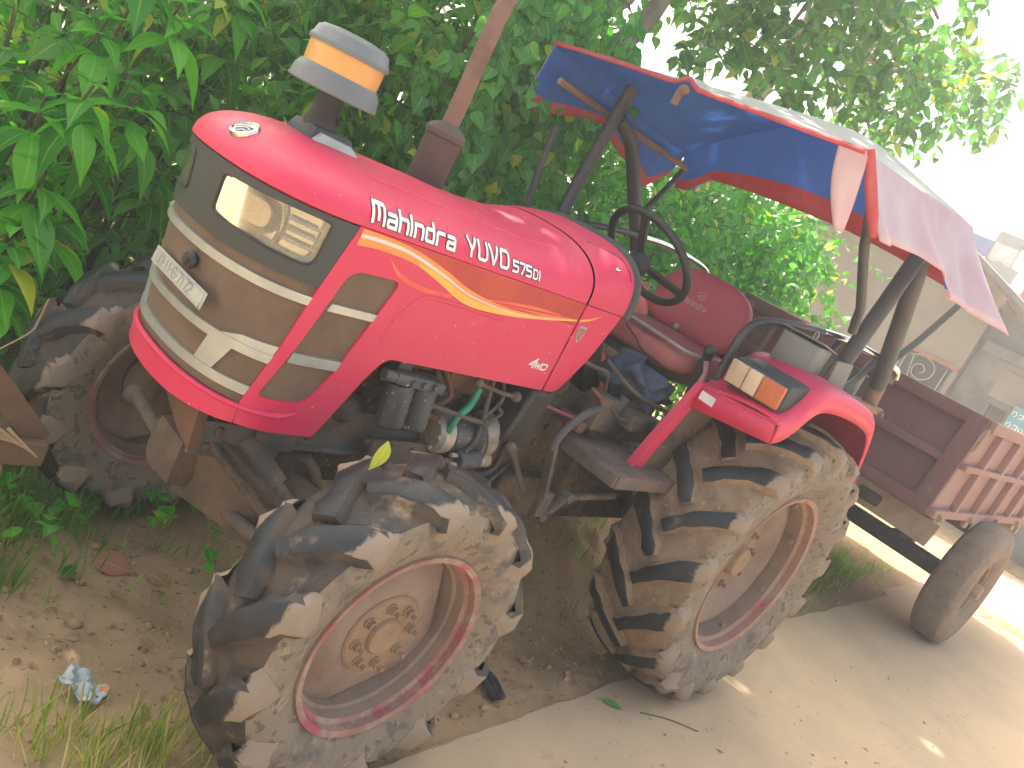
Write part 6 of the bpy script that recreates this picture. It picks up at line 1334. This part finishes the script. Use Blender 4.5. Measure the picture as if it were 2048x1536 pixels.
one_leaf('fallen_leaf', 'greenish curled leaf left of the brownish red leaf', gl(-2.29, .15, .03), .10, .36, m_leafB, (.55, .6, .05), (-.5, -.3, .8), .1, .1)
one_leaf('fallen_leaf', 'green leaf lying on the concrete below the rear tyre', (-.50, -.76, .006), .095, .34, m_leafC, (.55, -.75, .05), (-.2, -.2, 1), .05, .6)
one_leaf('fallen_leaf', 'orange brown leaf on the soil near the slab edge', gl(-.75, -.50, .02), .085, .5, m_dry, (.9, .1, 0), (-.2, -.3, 1), .1, .2)
one_leaf('fallen_leaf', 'yellow leaf at the foot of the big rear tyre', gl(-.27, -.56, .02), .055, .5, m_yleaf, (1, .1, 0), (-.2, -.3, 1), .1)
# hose pieces beside the front tyre
mb = MB()
for k in range(3): mb.tube(spline([(-1.20 + .022 * k, -.46 + .008 * k, .06), (-1.12 + .024 * k, -.50, .035), (-1.05 + .024 * k, -.56, .03), (-1.06 + .022 * k, -.66, .015)], 5), .013, 8)
tag(mb.build('hose_bundle', m_rubber), 'short bundle of black ribbed hose lying by the near front tyre', 'hose')
mb = MB(); mb.tube([(-.62, -.10, float(gz(-.62, -.1)) + .02), (-.20, -.16, float(gz(-.2, -.16)) + .03)], .006, 6); tag(mb.build('stick', m_drystem), 'thin pale stick on the soil between the tyres', 'stick')
mb = MB(); mb.tube(spline([(-.35, -.86, .004), (-.22, -.93, .005), (-.12, -1.02, .004)], 4), .0025, 5); tag(mb.build('stick', m_stem), 'thin dark twig lying on the concrete', 'stick')

# ---- grass and litter (uncountable)
def blades(name, P, L, mat, g, W=.05, lean=.5):
    n = len(P); a = g.random(n) * 6.28; D = np.stack([np.cos(a) * lean * g.random(n), np.sin(a) * lean * g.random(n), np.ones(n)], -1); N = np.stack([np.cos(a), np.sin(a), .4 * np.ones(n)], -1)
    o = leaves(name, P, D, N, L, np.full(n, W), mat, None, 'lance', .45, .3, gen=g); return o
g = np.random.default_rng(77)
m_grass2 = leaf_mat('long_grass_blade', (0.13, 0.23, 0.03), (0.30, 0.33, 0.08), (0.50, 0.40, 0.18), trans=0.35, rough=0.5, rare=0.72)
def patch_pts(c, s, n, clump=0):
    if clump:
        cc = np.stack([c[0] + s[0] * g.standard_normal(clump), c[1] + s[1] * g.standard_normal(clump)], -1); k = g.integers(0, clump, n); q = cc[k] + 0.022 * g.standard_normal((n, 2))
    else: q = np.stack([c[0] + s[0] * g.standard_normal(n), c[1] + s[1] * g.standard_normal(n)], -1)
    q = q[q[:, 1] > edge_y(q[:, 0]) + .02]
    return np.stack([q[:, 0], q[:, 1], gz(q[:, 0], q[:, 1]) - .003], -1)
P = np.concatenate([patch_pts((-2.26, .62), (.20, .16), 1000, 60), patch_pts((-2.55, .30), (.15, .22), 300, 26), patch_pts((-1.95, .25), (.3, .2), 160, 34), patch_pts((-.35, -.12), (.3, .12), 110, 24), patch_pts((-1.2, -.45), (.25, .08), 40, 8)])
o = blades('grass', P, .075 * (1 + .5 * g.random(len(P))) * (.6 + .8 * g.random(len(P))), m_grass, g, W=.06, lean=.9); tag(o, 'short green grass tufts on the bare soil', 'grass', kind='stuff')
P = np.concatenate([patch_pts((-2.44, -.57), (.12, .07), 330, 16), patch_pts((-2.2, -.62), (.10, .05), 70, 8)])
o = blades('long_grass', P, .13 * (.5 + .8 * g.random(len(P))), m_grass2, g, W=.034, lean=1.1); tag(o, 'wispy long straw coloured grass at the bottom left', 'grass', kind='stuff')
P = np.concatenate([patch_pts((2.9, .02), (.75, .17), 5200, 420), patch_pts((2.0, -.2), (.35, .12), 1200, 120)])
o = blades('grass_verge', P, .085 * (.6 + .9 * g.random(len(P))), m_grass, g, W=.05, lean=.8); tag(o, 'thick grass along the slab edge behind the rear tyre', 'grass', kind='stuff')
P = patch_pts((-2.15, .62), (.28, .20), 160, 40); n = len(P); P[:, 2] += .05 + .08 * g.random(n); a = g.random(n) * 6.28
o = leaves('weeds', P, np.stack([np.cos(a), np.sin(a), .1 * g.standard_normal(n)], -1), np.array([[0, 0, 1.]]) + .3 * g.standard_normal((n, 3)), .055 * (.6 + .8 * g.random(n)), np.full(n, .8), m_leafA, None, 'heart', .25, .25, gen=g); tag(o, 'low heart leaved weeds in the grass by the far front tyre', 'weeds', kind='stuff')
P = np.concatenate([patch_pts((-1.2, -.2), (1.0, .45), 420), patch_pts((-.5, -.45), (.4, .12), 200), patch_pts((-2.2, .0), (.3, .35), 120)]); Q = np.stack([-1.0 + 3.4 * g.random(70), -2.0 + 1.25 * g.random(70), .004 * np.ones(70)], -1); Q = Q[Q[:, 1] < edge_y(Q[:, 0]) - .02]; P[:, 2] += .012; P = np.concatenate([P, Q]); n = len(P); a = g.random(n) * 6.28
o = leaves('leaf_litter', P, np.stack([np.cos(a), np.sin(a), .1 * g.standard_normal(n)], -1), np.array([[0, 0, 1.]]) + .4 * g.standard_normal((n, 3)), .022 * (.4 + 1.2 * g.random(n)), np.full(n, .45), m_dry, None, 'ovate', .2, .4, simple=True, gen=g); tag(o, 'small dry leaf scraps scattered over soil and slab', 'litter', kind='stuff')
n = 700; P = np.stack([-2.6 + 6 * g.random(n), -1.0 + 1.6 * g.random(n), np.zeros(n)], -1); P = P[P[:, 1] > edge_y(P[:, 0]) + .03]; mb = MB()
for p in P:
    r = .006 + .018 * g.random() ** 3; mb.sphere((p[0], p[1], float(gz(p[0], p[1])) + r * .3), r, n=6, sq=(1, .8, .7))
o = mb.build('clods', m_dirt, None, ang=60, fix=False); tag(o, 'small clods of earth strewn over the soil', 'clods', kind='stuff')

# ---- added haze volume: lifts the blacks, stands in for lens flare
HZ = bpy.data.materials.new('flare_haze'); HZ.use_nodes = True; nt = HZ.node_tree; nt.nodes.remove(nt.nodes['Principled BSDF'])
pv = nt.nodes.new('ShaderNodeVolumePrincipled'); pv.inputs['Color'].default_value = (0.95, 0.95, 0.95, 1); pv.inputs['Density'].default_value = 0.016; pv.inputs['Anisotropy'].default_value = 0.3
nt.links.new(pv.outputs[0], nt.nodes['Material Output'].inputs['Volume'])
mb = MB(); mb.box((20, 5, 4.2), (380, 340, 11.6)); hz_ = mb.build('haze', HZ); tag(hz_, 'thin haze volume added to lift the blacks and stand in for lens flare', 'haze', kind='stuff')
